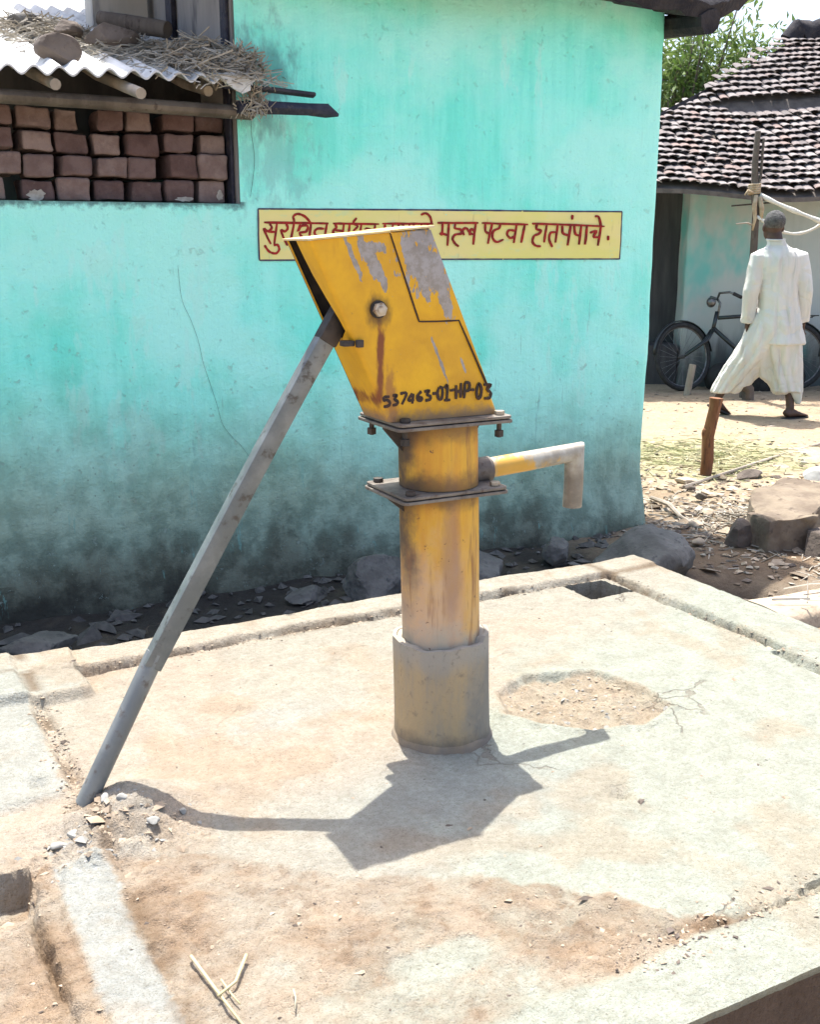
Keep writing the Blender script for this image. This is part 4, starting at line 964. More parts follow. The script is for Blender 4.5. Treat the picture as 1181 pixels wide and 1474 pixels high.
def hand(w, down, side, rnd):
    w = Vector(w); dn = Vector(down).normalized(); th = Vector(side).normalized(); nr = dn.cross(th).normalized()
    M = Matrix((( *[0]*0, th.x, nr.x, dn.x), (th.y, nr.y, dn.y), (th.z, nr.z, dn.z)))
    mb.ell(w + dn * .05, (.040, .019, .052), 12, 8, M)
    for k, (off, l) in enumerate(((.030, .072), (.010, .08), (-.010, .074), (-.029, .058))):
        b = w + dn * .088 + th * off; k1 = b + dn * l * .45 + nr * .010; k2 = k1 + dn * l * .30 + nr * .016; k3 = k2 + dn * l * .2 + nr * .018
        mb.tube([b - dn * .02, b, k1, k2, k3], [.0095, .0095, .009, .008, .006], 8)
    b = w + dn * .03 + th * .032; k1 = b + dn * .035 + th * .022 + nr * .006; k2 = k1 + dn * .03 + th * .004 + nr * .008
    mb.tube([b - th * .01, b, k1, k2], [.012, .0115, .010, .007], 8)
hand(ARMS[0][2], (.16, .12, -1), (.55, .84, .05), 1); hand(ARMS[1][2], (.05, .25, -1), (-.55, .84, .05), 2)
LEGS = [[(-.05, .02, .86), (-.20, .10, .50), (-.345, .15, .15)], [(.12, -.01, .86), (.185, .03, .47), (.205, -.06, .10)]]
capsule([LEGS[0][0], LEGS[0][1]], [.085, .056]); capsule([LEGS[1][0], LEGS[1][1]], [.085, .056])
for k_, a_ in (LEGS[0][1:], LEGS[1][1:]):
    k_ = Vector(k_); a_ = Vector(a_)
    mb.tube([k_, k_.lerp(a_, .3), k_.lerp(a_, .75), a_], [.052, .056, .037, .033], 14); mb.ell(a_, (.034, .036, .036), 12, 8)
def foot(a, heading, pitch):
    a = Vector(a); M = Matrix.Rotation(heading, 4, 'Z') @ Matrix.Rotation(pitch, 4, 'Y')
    f = lambda x, y, z: a + M @ Vector((x, y, z))
    mb.tube([f(-.055, 0, -.055), f(-.04, 0, -.045), f(.03, 0, -.045), f(.10, 0, -.062), f(.16, 0, -.070)], [.026, (.035, .034), (.036, .036), (.020, .045), (.011, .043)], 14, up=(0, 0, 1))
    for k in range(5):
        y = .034 - .017 * k; l = .03 - .003 * k; mb.tube([f(.15, y, -.071), f(.165 + l, y, -.074)], [.0095, .007], 8); mb.ell(f(.165 + l, y, -.074), (.008, .008, .007), 8, 6)
foot(LEGS[1][2], R(28), R(0)); foot(LEGS[0][2], R(35), R(24))
body = fuse(mb.build('body', M_SKIN, man, smooth=True), .0075, 3)
# hair cap
mb = MB(); mb.ell(HC + Vector((.002, -.008, .045)), (.083, .096, .088), 24, 16)
o = mb.build('hair', M_HAIR, man, smooth=True)
for v in o.data.vertices:
    p = v.co - HC; v.co += Vector((p.x, p.y, p.z)).normalized() * .004 * mnoise.fractal(v.co * 45, 1, 2, 3)
    if p.z < -.005: v.co.z = HC.z - .005 + (p.z + .005) * .45; v.co.x = HC.x + p.x * .93
    if p.y > .05 and p.z < .06: v.co.y -= .045
# clothing
def erings(L, n=28, pl=0):
    out = []
    for (c, rx, ry) in L:
        pq = lambda j: 1 + pl * max(0, 1.0 - c[2]) * (abs(math.sin(5.5 * 2 * math.pi * j / n + c[2] * 2.2)) - .6)
        out.append([(c[0] + rx * pq(j) * math.cos(2 * math.pi * j / n), c[1] + ry * pq(j) * math.sin(2 * math.pi * j / n), c[2]) for j in range(n)])
    return out
def folds(o, amp, fx, fz, seed, extra=None):
    me = o.data; me.update()
    ns = [v.normal.copy() for v in me.vertices]
    for v, nn_ in zip(me.vertices, ns):
        p = v.co
        h = mnoise.fractal(Vector((p.x * fx + seed, p.y * fx, p.z * fz)), .8, 2, 3)
        h2 = 1 - abs(mnoise.noise(Vector((p.x * fx * .8 - seed, p.y * fx * .8, p.z * fz * 1.3 + p.x * 6)))) * 2.4
        v.co = p + nn_ * amp * (h * .7 + .8 * h2 * (extra(p) if extra else 1))
    me.update()
mb = MB()
mb.loft(erings([((.098, .01, .63), .206, .190), ((.090, .01, .70), .195, .170), ((.065, .01, .84), .170, .142), ((.047, 0, 1.0), .152, .132), ((.037, 0, 1.15), .152, .124), ((.028, -.005, 1.26), .180, .122), ((.026, -.005, 1.33), .182, .112), ((.022, -.004, 1.375), .150, .092), ((.012, 0, 1.418), .088, .072), ((.0, 0, 1.445), .075, .071), ((-.007, .004, 1.468), .071, .069)]))
for A, dx in zip(ARMS, (-1, 1)):
    a, b, c = [Vector(p) for p in A]
    a2 = a + Vector((-dx * .03, 0, .0))
    mb.tube([a2, a, a.lerp(b, .5), b, b.lerp(c, .6), c + (c - b).normalized() * .02], [.066, .071, .064, .060, .056, .058], 18)
    mb.ell(a + Vector((-dx * .012, 0, -.012)), (.062, .066, .060), 14, 10)
shirt = fuse(mb.build('shirt', M_CLOTH, man, smooth=True), .0085, 3)
folds(shirt, .009, 9, 2.6, 3.3)
for f in shirt.data.polygons: f.use_smooth = True
mb = MB(); mb.tube([( -.008 + .070 * math.cos(R(20 * k)), .004 + .068 * math.sin(R(20 * k)), 1.466 + .004 * math.sin(R(20 * k))) for k in range(19)], .0085, 8); mb.build('collar', M_CLOTH, shirt, smooth=True)
mb = MB()
mb.loft(erings([((.05, 0, .93), .15, .12), ((.03, .01, .80), .185, .15), ((-.03, .03, .66), .175, .15), ((-.10, .065, .52), .165, .14), ((-.185, .095, .40), .145, .125), ((-.255, .125, .29), .118, .115), ((-.305, .14, .205), .105, .105)], 88, .30))
mb.loft(erings([((.07, -.01, .93), .14, .12), ((.09, -.01, .78), .165, .145), ((.10, .0, .62), .160, .14), ((.135, .02, .46), .150, .13), ((.160, .0, .34), .132, .125), ((.178, -.02, .235), .118, .115)], 88, .30))
mb.loft(erings([((.03, .0, .70), .16, .10), ((.03, .01, .50), .15, .08), ((.06, .01, .36), .11, .06), ((.13, -.02, .22), .055, .05)], 20))
mb.loft(erings([((.17, -.06, .66), .085, .06), ((.20, -.07, .45), .075, .06), ((.235, -.07, .28), .05, .05), ((.262, -.065, .14), .016, .025)], 20))
mb.loft(erings([((-.02, .03, .55), .10, .08), ((-.10, .05, .40), .11, .07), ((-.19, .08, .27), .07, .06)], 20))
dh = fuse(mb.build('dhoti', M_CLOTH, man, smooth=True), .0075, 2)
def pleat(p): return 1.3
folds(dh, .012, 12, 1.5, 7.7, pleat)
for f in dh.data.polygons: f.use_smooth = True
for (a, hdg, pt) in ((LEGS[1][2], R(28), 0), (LEGS[0][2], R(35), R(24))):
    M = Matrix.Translation(a) @ Matrix.Rotation(hdg, 4, 'Z') @ Matrix.Rotation(pt, 4, 'Y')
    P_ = [(-.075, -.028), (-.04, -.038), (.04, -.036), (.12, -.047), (.18, -.044), (.205, -.01), (.195, .035), (.12, .047), (.04, .036), (-.04, .038), (-.075, .028), (-.085, 0)]
    MB().prism([M @ Vector((x, y, -.098)) for x, y in P_], M.to_3x3() @ Vector((0, 0, .014))).build('sandal', M_RUBBER, man)

# ---------------------------------------------------------------- bicycles against the hut
def bicycle(M, label):
    b = empty('bicycle', label, 'bicycle', 'bicycles leaning on the hut wall', M=M)
    F = Vector((0, 0, .33)); Rw = Vector((1.10, 0, .33)); BB = Vector((.66, 0, .29)); ST = Vector((.80, 0, .74)); HT = Vector((.35, 0, .72)); HB = Vector((.305, 0, .60))
    def wheel(c, yaw):
        W = empty_mesh = MB(); n = 48
        rg = []
        for i in range(n + 1):
            a = 2 * math.pi * i / n
            rg.append(Vector((math.cos(a) * .315, 0, math.sin(a) * .315)))
        M_ = Matrix.Translation(c) @ Matrix.Rotation(yaw, 4, 'Z')
        def ringtube(rad, tr, name, mat, par):
            m2 = MB(); k = 8; vs = []
            for i in range(n):
                a = 2 * math.pi * i / n
                for j in range(k):
                    t = 2 * math.pi * j / k; rr_ = rad + tr * math.cos(t)
                    vs.append(M_ @ Vector((rr_ * math.cos(a), tr * math.sin(t), rr_ * math.sin(a))))
            m2.add(vs, [(i * k + j, i * k + (j + 1) % k, ((i + 1) % n) * k + (j + 1) % k, ((i + 1) % n) * k + j) for i in range(n) for j in range(k)])
            return m2.build(name, mat, par, smooth=True)
        w = ringtube(.306, .026, 'wheel', M_RUBBER, b)
        ringtube(.284, .009, 'rim', M_CHROME, w)
        m2 = MB()
        for i in range(28):
            a = 2 * math.pi * i / 28; s = (i % 2 - .5) * .05
            m2.tube([M_ @ Vector((.02 * math.cos(a + .9), s, .02 * math.sin(a + .9))), M_ @ Vector((.28 * math.cos(a), 0, .28 * math.sin(a)))], .0016, 4)
        m2.tube([M_ @ Vector((0, -.05, 0)), M_ @ Vector((0, .05, 0))], .018, 10); m2.build('spokes', M_CHROME, w)
        m2 = MB(); rg = []
        for i in range(15):
            a = R(10 + 12 * i); rg.append([M_ @ Vector((q * math.cos(a), s, q * math.sin(a))) for q, s in ((.338, -.026), (.350, -.012), (.352, 0), (.350, .012), (.338, .026), (.346, .012), (.348, 0), (.346, -.012))])
        m2.loft(rg); m2.build('mudguard', M_BIKE, b, smooth=True)
    wheel(F, R(20)); wheel(Rw, 0)
    m2 = MB()
    m2.tube([HT + Vector((0, 0, -.02)), ST + Vector((0, 0, -.01))], .019, 10); m2.tube([HB, BB], .021, 10); m2.tube([ST, BB], .019, 10)
    m2.tube([HT + Vector((-.012, 0, .04)), HB + Vector((-.01, 0, -.03))], .019, 10)
    for s in (-1, 1):
        m2.tube([BB + Vector((0, s * .02, 0)), Rw + Vector((0, s * .055, 0))], .009, 8); m2.tube([ST + Vector((0, s * .015, -.03)), Rw + Vector((0, s * .055, 0))], .008, 8)
    m2.build('frame', M_BIKE, b, smooth=True)
    m2 = MB()
    for s in (-1, 1): m2.tube([HB + Vector((-.01, s * .035, -.01)), HB + Vector((-.08, s * .05, -.12)), F + Vector((0, s * .055, 0))], [.017, .015, .011], 8)
    m2.build('fork', M_BIKE, b, smooth=True)
    m2 = MB(); t = HT + Vector((.02, 0, .03))
    m2.tube([t - Vector((.03, 0, .05)), t + Vector((.0, 0, .09)), t + Vector((-.03, 0, .13))], .012, 8)
    for s in (-1, 1): m2.tube([t + Vector((-.03, 0, .13)), t + Vector((-.05, s * .12, .17)), t + Vector((.0, s * .25, .16)), t + Vector((.10, s * .27, .11))], .011, 8)
    hb = m2.build('handlebar', M_CHROME, b, smooth=True)
    for s in (-1, 1): MB().tube([t + Vector((.03, s * .258, .147)), t + Vector((.11, s * .272, .105))], .017, 10).build('grip', M_RUBBER, hb)
    m2 = MB(); m2.ell(t + Vector((-.09, 0, .10)), (.045, .05, .05), 14, 10); m2.build('headlamp', M_CHROME, b, smooth=True)
    m2 = MB(); m2.loft([[(ST.x + x, w * math.cos(2 * math.pi * j / 12), ST.z + .10 + .025 * math.sin(2 * math.pi * j / 12) + dz) for j in range(12)] for x, w, dz in ((-.16, .015, .0), (-.12, .03, .0), (-.02, .05, -.01), (.06, .095, .0), (.10, .09, .012), (.115, .05, .01))]); m2.tube([ST, ST + Vector((0, 0, .08))], .012, 8)
    m2.build('saddle', M_RUBBER, b, smooth=True)
    m2 = MB(); m2.tube([BB + Vector((0, -.07, 0)), BB + Vector((-.10, -.075, -.13))], .008, 6); m2.tube([BB + Vector((0, .07, 0)), BB + Vector((.10, .075, .13))], .008, 6)
    m2.tube([BB + Vector((0, -.07, 0)), BB + Vector((0, .07, 0))], .016, 8); m2.box((BB.x - .15, -.165, BB.z - .145), (BB.x - .06, -.08, BB.z - .12)); m2.box((BB.x + .06, .08, BB.z + .12), (BB.x + .15, .165, BB.z + .145)); m2.build('pedals', M_BIKE, b)
    m2 = MB(); m2.loft([[(BB.x + x, -.045 + y, BB.z + .0 + zz) for y, zz in ((0, -h), (.02, -h), (.02, h), (0, h))] for x, h in ((-.13, .03), (-.09, .09), (0, .115), (.1, .09), (.3, .045), (.5, .04))]); m2.build('chain_guard', M_BIKE, b, angle=40)
    m2 = MB()
    for s in (-1, 1): m2.tube([Rw + Vector((0, s * .06, 0)), Rw + Vector((.02, s * .075, .37))], .006, 6); m2.tube([Rw + Vector((-.24, s * .07, .38)), Rw + Vector((.22, s * .07, .38))], .006, 6)
    for k in range(4): m2.tube([Rw + Vector((-.2 + .13 * k, -.07, .38)), Rw + Vector((-.2 + .13 * k, .07, .38))], .005, 6)
    m2.build('carrier', M_BIKE, b)
    return b
lean = Matrix.Rotation(R(-11), 4, 'X')
bicycle(CFM @ Matrix.Translation((2.64, 10.38, -.22)) @ Matrix.Rotation(R(4), 4, 'Z') @ lean, 'dark bicycle leaning on the hut wall, its front wheel left of the walking man')
bicycle(CFM @ Matrix.Translation((4.16, 10.16, -.22)) @ Matrix.Rotation(R(-3), 4, 'Z') @ lean, 'dark bicycle at the right edge of the photo, beside the walking man')

# ---------------------------------------------------------------- hut with the clay tile roof
hut = empty('hut', 'low hut with a patchy turquoise wall and an uneven clay tile hip roof', 'hut', M=CFM)
mb = MB(); W0 = 10.78
prof = [(2.69, W0 + .35), (2.69, W0 + .02), (2.70, W0)] + [(2.7 + .25 * k, W0) for k in range(1, 20)]
wall_sheet(mb, prof, -.35, 1.84, .06); mb.box((2.72, W0 + .06, -.3), (7.4, W0 + .3, 1.83))
mb.build('wall', M_HUTW, hut, fix=False, smooth=True)
MB().box((1.0, W0 + .30, -.3), (2.86, W0 + .38, 1.9)).build('door', M_DARKDOOR, hut)
MB().box((1.0, W0 - .03, -.4), (2.66, W0 + .28, .19)).build('plinth', M_DARKDOOR, hut, bevel=.03)
mb = MB(); mb.tube([(2.72, W0 - .12, .0), (2.73, W0 - .1, 1.0), (2.72, W0 - .08, 1.82)], .045, 8, jit=.1); 
def roof_pt(a, s):   # a: metres along the eave, s: metres up the slope
    sag = .05 * math.sin(a * 1.3 + .4) + .025 * math.sin(a * 3.1)
    return Vector((a, 10.28 + s * .862, 1.69 + s * .425 + sag * (1 - s / 5) - .03 * math.sin(s * 1.1)))
tiles = MB(); tcol = []
rnd = random.Random(21)
slope = 3.95; pit = .098; nrow = 25; wt = .088
for r in range(nrow):
    s0 = r * (slope / nrow); a0 = 1.1 + s0 * .85
    kk = int((7.2 - a0) / wt)
    lift = .0
    for k in range(kk):
        a = a0 + k * wt + rnd.gauss(0, .006) + (r % 2) * .02
        up_ = .10 * sst(3.0, 3.5, a + rnd.gauss(0, .05)) if r >= 14 else 0
        if r in (13,) and 3.4 < a: continue
        if rnd.random() < .012: continue
        l = .23; w0 = .051 * rnd.uniform(.9, 1.1); w1 = w0 * .84; yaw = rnd.gauss(0, .07); tl = rnd.gauss(.075, .02)
        p0 = roof_pt(a, s0 - .045 + rnd.gauss(0, .006)); p1 = roof_pt(a + yaw * l, s0 - .045 + l)
        ax_ = (p1 - p0).normalized(); sd_ = Vector((1, 0, 0)); nm = sd_.cross(ax_).normalized()
        if nm.z < 0: nm = -nm
        p0 = p0 + nm * (.015 + float(up_) + tl * .35); p1 = p1 + nm * (-.004 + float(up_))
        vs = []
        for p, w in ((p0, w0), (p1, w1)):
            for q in range(6):
                t = math.pi * q / 5; vs.append(p + sd_ * (-w * math.cos(t)) + nm * (w * .36 * math.sin(t)))
            for q in range(6):
                t = math.pi * q / 5; vs.append(p + sd_ * (-(w - .012) * math.cos(t)) + nm * ((w - .012) * .30 * math.sin(t)))
        fs = [(q, q + 1, 13 + q, 12 + q) for q in range(5)] + [(q + 1, q, q + 6, q + 7) for q in range(5)] + [(q + 7, q + 6, 18 + q, 19 + q) for q in range(5)] + [(0, 12, 18, 6), (17, 5, 11, 23)]
        tiles.add(vs, fs)
        b = rnd.random(); base = Vector((.32, .27, .25)).lerp(Vector((.42, .38, .355)), b)
        if rnd.random() < .3: base = Vector((.20, .175, .165)).lerp(Vector((.28, .25, .235)), rnd.random())
        if rnd.random() < .14: base = Vector((.36, .27, .235))
        if r > 14: base = base.lerp(Vector((.27, .24, .225)), .45)
        tcol += [base] * 24
o = tiles.build('roof', M_TERRA, hut, fix=False)
ca = o.data.color_attributes.new('Col', 'FLOAT_COLOR', 'POINT'); ca.data.foreach_set('color', [x for c_ in tcol for x in (*c_, 1)])
mb = MB()     # boards under the tiles, eave poles and ridge
nA = 70; G = []
for th in (-.02, -.06):
    for r in range(33):
        s = slope * r / 32; a0 = 1.1 + s * .85; G.append([roof_pt(a0 + (7.4 - a0) * i / nA, s - .06) + Vector((0, 0, th + (.085 * float(sst(3.0, 3.5, a0 + (7.4 - a0) * i / nA)) if r >= 18 else 0))) for i in range(nA + 1)])
V = [p for g in G for p in g]; n = nA + 1
mb.add(V, [(r * n + i, r * n + i + 1, (r + 1) * n + i + 1, (r + 1) * n + i) for r in range(32) for i in range(nA)] + [((33 + r) * n + i, (34 + r) * n + i, (34 + r) * n + i + 1, (33 + r) * n + i + 1) for r in range(32) for i in range(nA)] + [(i + 1, i, 33 * n + i, 33 * n + i + 1) for i in range(nA)])
mb.build('roof_boards', M_BOARDS, hut, fix=False)
p = roof_pt(3.04, slope)
mb = MB(); pts = []; rd = []
for k in range(28):
    x = 4.50 + .09 * k; q = roof_pt(x, slope); pts.append(q + Vector((0, .02, .16 + .03 * math.sin(k * 2.1) - .10 * (k == 0)))); rd.append((.15 + .02 * math.sin(k * 3.7), .14 + .02 * math.sin(k * 1.7)))
mb.tube(pts, rd, 14, jit=.10, seed=4); mb.build('ridge', M_THATCH, hut, angle=40)
# hip: the side slope falling away to the left, and the back
A_, B_, C_, D_ = roof_pt(1.1, 0), roof_pt(1.1 + slope * .85, slope), Vector((1.1, 17.2, 1.6)), Vector((7.4, 17.2, 1.6)); E_ = roof_pt(7.4, slope)
MB().add([A_, B_, C_, A_ - Vector((0, 0, .05)), B_ - Vector((0, 0, .05)), C_ - Vector((0, 0, .05))], [(0, 1, 2), (5, 4, 3), (0, 3, 4, 1), (1, 4, 5, 2), (2, 5, 3, 0)]).add([B_, E_, D_, C_], [(0, 1, 2, 3)]).build('hip_slope', M_THATCH, hut)

# forked pole with rag rope in front of the hut
mb = MB(); o = empty('forked_pole', 'forked wooden pole tied with a rag behind the man, standing before the tiled hut', 'pole', M=CFM)
mb.tube([(3.10, 9.95, -.25), (3.10, 9.95, .6), (3.085, 9.95, 1.45), (3.055, 9.95, 1.62)], [.038, .036, .033, .034], 10, jit=.1, seed=2); mb.tube([(3.06, 9.95, 1.60), (3.045, 9.95, 1.85), (3.05, 9.95, 2.12)], [.032, .030, .024], 8, jit=.12, seed=3)
mb.tube([(3.07, 9.95, 1.60), (3.10, 9.94, 1.75), (3.10, 9.94, 2.06)], [.016, .013, .010], 8, jit=.1)
mb.build('pole', M_WOOD, o, angle=40)
mb = MB()
for k in range(5): mb.tube([(3.055 + .05 * math.cos(R(40 * j)), 9.95 + .045 * math.sin(R(40 * j)), 1.58 + .018 * k + .003 * j) for j in range(10)], .010, 6)
mb.tube([(3.03, 9.90, 1.60), (2.98, 9.88, 1.62), (2.95, 9.88, 1.58)], [.012, .010, .006], 6); mb.tube([(3.06, 9.90, 1.58), (3.05, 9.895, 1.48), (3.065, 9.90, 1.38), (3.05, 9.9, 1.28)], [.018, .022, .016, .008], 6); mb.tube([(3.09, 9.90, 1.57), (3.115, 9.895, 1.47), (3.12, 9.90, 1.36)], [.018, .024, .012], 6)
mb.build('binding', simple('straw_binding', (.42, .34, .23), (.33, .24, .14), 20, .95, .4, .004), o, smooth=True)
mb = MB(); mb.tube([(3.07, 9.93, 1.32), (3.0, 9.90, 1.345), (2.90, 9.9, 1.335)], [.010, .009, .006], 6); mb.build('twig', M_PALEWOOD, o)
mb = MB()
mb.tube([(3.10 + .075 * k, 9.93 - .01 * k, 1.585 - .40 * (k * .075) ** .9 + .0 * k) for k in range(14)], [.020 + .005 * math.sin(k * 2) for k in range(14)], 8, jit=.1)
mb.tube([(3.08 + .065 * k, 9.90, 1.40 - .22 * math.sin(min(1, k / 9) * math.pi * .72) + .012 * k) for k in range(12)], [.014 + .003 * math.sin(k * 2.3) for k in range(12)], 8)
tag(mb.build('rag_rope', M_ROPE, smooth=True, M=CFM), 'white twisted rag rope strung from the forked pole to the right', 'rope')
mb = MB(); mb.tube([(2.95, 10.25, 1.50), (3.5, 10.3, 1.545), (4.4, 10.3, 1.60)], .008, 6); tag(mb.build('wire', M_DARKIRON, M=CFM), 'thin dark wire along the hut wall below the tiled eave', 'wire')

# stakes, block, stones and litter
def on_ground(p): return p
mb = MB(); mb.tube([(0, 0, -.12), (.005, 0, .1), (.0, 0, .25), (.02, 0, .42), (.022, 0, .485)], [.034, .036, .038, .033, .040], 12, jit=.13, seed=8); mb.ell((-.032, -.01, .27), (.016, .014, .03), 8, 6)
tag(mb.build('stake', M_BROWNW, angle=35, M=CFM @ Matrix.Translation((1.82, 6.50, -.215)) @ Matrix.Rotation(R(2), 4, 'Y')), 'thick reddish brown stake driven into the dirt between wall corner and man', 'stake', 'stakes in the yard')
mb = MB(); mb.tube([(0, 0, -.1), (.008, 0, .1), (.02, 0, .30)], [.036, .033, .032], 12, jit=.06, seed=9)
tag(mb.build('stake', M_PALEWOOD, angle=35, M=CFM @ Matrix.Translation((2.585, 10.02, -.22)) @ Matrix.Rotation(R(4), 4, 'Y')), 'pale peeled stake standing before the front wheel of the left bicycle', 'stake', 'stakes in the yard')
mb = MB(); mb.tube([(-.10, 0, .20), (-.02, .0, .16), (.05, 0, .10), (.06, 0, -.05)], [.05, .065, .055, .05], 10, jit=.15, seed=3)
tag(mb.build('wood_stump', M_DARKROCK, angle=35, M=CFM @ Matrix.Translation((3.02, 9.75, -.22))), 'short dark brown stump on the ground seen between the legs of the walking man', 'stump')
def slab_rock(poly, zb, zt, mat, name, label, seed):
    bm = bmesh.new(); r9 = random.Random(seed); cx = sum(p[0] for p in poly) / len(poly); cy = sum(p[1] for p in poly) / len(poly)
    a = [bm.verts.new((cx + (x - cx) * .96, cy + (y - cy) * .96, zb)) for x, y in poly]; b = [bm.verts.new((x, y, zt + r9.uniform(-.02, .015))) for x, y in poly]
    k = len(poly); bm.faces.new(a[::-1]); bm.faces.new(b)
    for i in range(k): bm.faces.new((a[i], a[(i + 1) % k], b[(i + 1) % k], b[i]))
    bmesh.ops.bevel(bm, geom=list(bm.edges), offset=.016, segments=2, affect='EDGES', profile=.6)
    bmesh.ops.triangulate(bm, faces=bm.faces)
    for it in range(4): bmesh.ops.subdivide_edges(bm, edges=[e for e in bm.edges if e.calc_length() > .025], cuts=1)
    bmesh.ops.triangulate(bm, faces=bm.faces); bm.normal_update()
    for v in bm.verts: v.co += v.normal * (.030 * mnoise.fractal(v.co * 4.5 + Vector((seed, 0, 0)), 1, 2, 4) + .012 * mnoise.fractal(v.co * 20, 1, 2, 4))
    m2 = MB(); bm.verts.index_update(); m2.add([v.co.copy() for v in bm.verts], [[q.index for q in f.verts] for f in bm.faces]); bm.free()
    return tag(m2.build(name, mat, angle=40), label, 'rock')
slab_rock([(2.50, 1.47), (2.47, 1.29), (2.70, 1.22), (2.99, 1.43), (3.35, 1.62), (3.30, 1.92), (2.95, 1.83)], -.26, -.035, M_BROWNROCK, 'rock', 'large flat topped tan rock at the right edge of the yard', 31)
mb = MB(); rb = random.Random(4)  # black lump added to fill the dark area behind the left bicycle
for k in range(3): mb.ell((.12 + .28 * k, rb.uniform(-.03, .03), .10), (.22, .15, .17 + .02 * k), 14, 9)
tag(mb.build('filler', simple('black_filler', (.012, .012, .013), (.03, .029, .028), 9, .9, .6, .02), smooth=True, M=CFM @ Matrix.Translation((2.98, 10.55, -.22))), 'low black bundle added for the dark area behind the frame of the left bicycle', 'filler')
put_rock('rock', (.15, .10, .085), 32, (2.72, 1.20, -.16), .25, M_DARKROCK, 'dark brown rock tucked against the front of the large flat tan rock', 'rock', flat=.6, rough=.05, cuts=9)
put_rock('rock', (.10, .08, .075), 36, (2.47, 1.47, -.16), .25, M_DARKROCK, 'dark broken rock wedged at the left end of the large flat tan rock', 'rock', rough=.06, cuts=9)
put_rock('stone', (.13, .09, .055), 33, (3.95, 2.30, -.185), .1, simple('white_stone', (.52, .50, .46), (.42, .40, .36), 8, .9, .4, .01), 'smooth whitish stone at the right edge beyond the flat tan rock', 'stone', rough=.03, cuts=4)
put_rock('stone', (.12, .06, .04), 34, (3.62, 2.55, -.2), .3, M_DARKROCK, 'thin dark charred lump on the dirt behind the flat tan rock', 'stone')
put_rock('stone', (.10, .05, .022), 35, (3.18, 2.62, -.20), -.2, M_TANROCK, 'flat pale stone flake at the foot of the brown stake', 'stone', rough=.05)
spots = [(2.52, 2.25, .05), (2.62, 2.05, .035), (2.95, 2.25, .04), (2.72, 1.95, .045), (3.05, 2.45, .035), (2.48, 1.78, .05), (2.90, 2.02, .03), (2.28, 1.55, .04)]
SL = ['pale chip touching the house corner above a dry twig', 'small tan stone beside the dry twig at the house corner', 'dark pebble midway between brown stake and house corner', 'tan chip left of the big flat rock in the litter', 'little brown stone just before the brown stake', 'flat pale chip by the shoulder of the big grey boulder', 'small round stone left behind the big flat rock', 'tan stone on the dirt right of the big grey boulder']
for i, (x, y, r) in enumerate(spots):
    put_rock('stone', (r, r * .75, r * .5), 50 + i, (x, y, -.20 + r * .2), i * 1.3, M_DARKROCK if i in (2, 4) else M_TANROCK, SL[i], 'stone', rough=.06, sub=3)
mb = MB(); mb.tube([(0, 0, 0), (.2, .02, .01), (.42, -.01, .0), (.52, .02, -.02)], [.011, .013, .010, .006], 7, jit=.2)
o = tag(mb.build('twig', M_PALEWOOD), 'pale dry twig lying at the foot of the right wall corner', 'twig'); o.location = (2.66, 2.33, -.185); o.rotation_euler = (0, 0, R(-108))
mb = MB(); mb.tube([(3.05, 2.50, -.198), (3.5, 2.66, -.20), (4.1, 2.86, -.195), (4.9, 3.12, -.20)], [.009, .010, .008, .007], 6, jit=.15); tag(mb.build('stick', M_PALEWOOD), 'long thin stick lying on the dirt right of the brown stake', 'stick')

# kerb running right from the platform corner
mb = MB(); rg = []
for k in range(34):
    x = 1.405 + .05 * k; a = .40 + .02 * float(vn(np.array(x * 6), np.array(1.), 3)) - .02 * (x - 1.4); b = .20 + .03 * float(vn(np.array(x * 5), np.array(2.), 4)) - .03 * (x - 1.4); z = .006 + .018 * float(vn(np.array(x * 9), np.array(3.), 5)) - .02 * (x - 1.4)
    rg.append([(x, b - .01, -.3), (x, b, z - .02), (x, b + .02, z), (x, (a + b) / 2, z + .006), (x, a - .03, z + .004), (x, a, z - .02), (x, a + .005, -.42)])
mb.loft(rg); tag(mb.build('kerb', M_TANROCK, smooth=False, angle=45), 'low pale cement kerb running right from the platform corner', 'kerb')
# loose gravel in the broken mortar, and litter on the yard: too many to count
def scatter(name, n, fn, size, mats, seed, flat=.45, kind='stuff'):
    rnd = random.Random(seed); mb = MB()
    base = [(1, 0, 0), (-1, 0, 0), (0, 1, 0), (0, -1, 0), (0, 0, 1), (0, 0, -1)]; F = [(0, 2, 4), (2, 1, 4), (1, 3, 4), (3, 0, 4), (2, 0, 5), (1, 2, 5), (3, 1, 5), (0, 3, 5)]
    for i in range(n):
        p = fn(rnd)
        if p is None: continue
        s = rnd.uniform(*size) * (1 + 1.2 * (rnd.random() < .08)); M = Matrix.Translation(p) @ Matrix.Rotation(rnd.uniform(0, 6.3), 4, 'Z') @ Matrix.Rotation(rnd.gauss(0, .25), 4, 'X')
        sx, sy, sz = s * rnd.uniform(.7, 1.6), s * rnd.uniform(.6, 1.1), s * flat * rnd.uniform(.6, 1.2)
        vs = []
        for b in base:
            q = Vector((b[0] * sx, b[1] * sy, b[2] * sz)) + Vector((rnd.gauss(0, .22) * s, rnd.gauss(0, .22) * s, rnd.gauss(0, .08) * s)); vs.append(M @ q)
        mb.add(vs, F, rnd.randrange(len(mats)))
    o = mb.build(name, mats, fix=False); o['kind'] = kind; return o
def f_rub(r):
    u = r.gauss(-.86, .10); v = r.gauss(-.13, .05)
    if u < -1.1 or u > -.6: return None
    return Vector((u, v, float(slab_h(np.array(u), np.array(v))) - .001))
M_GR1 = simple('grey_gravel', (.24, .235, .21), (.33, .315, .28), 20, .95, .4, .004); M_GR2 = simple('tan_gravel', (.36, .29, .21), (.28, .21, .145), 20, .95, .4, .004)
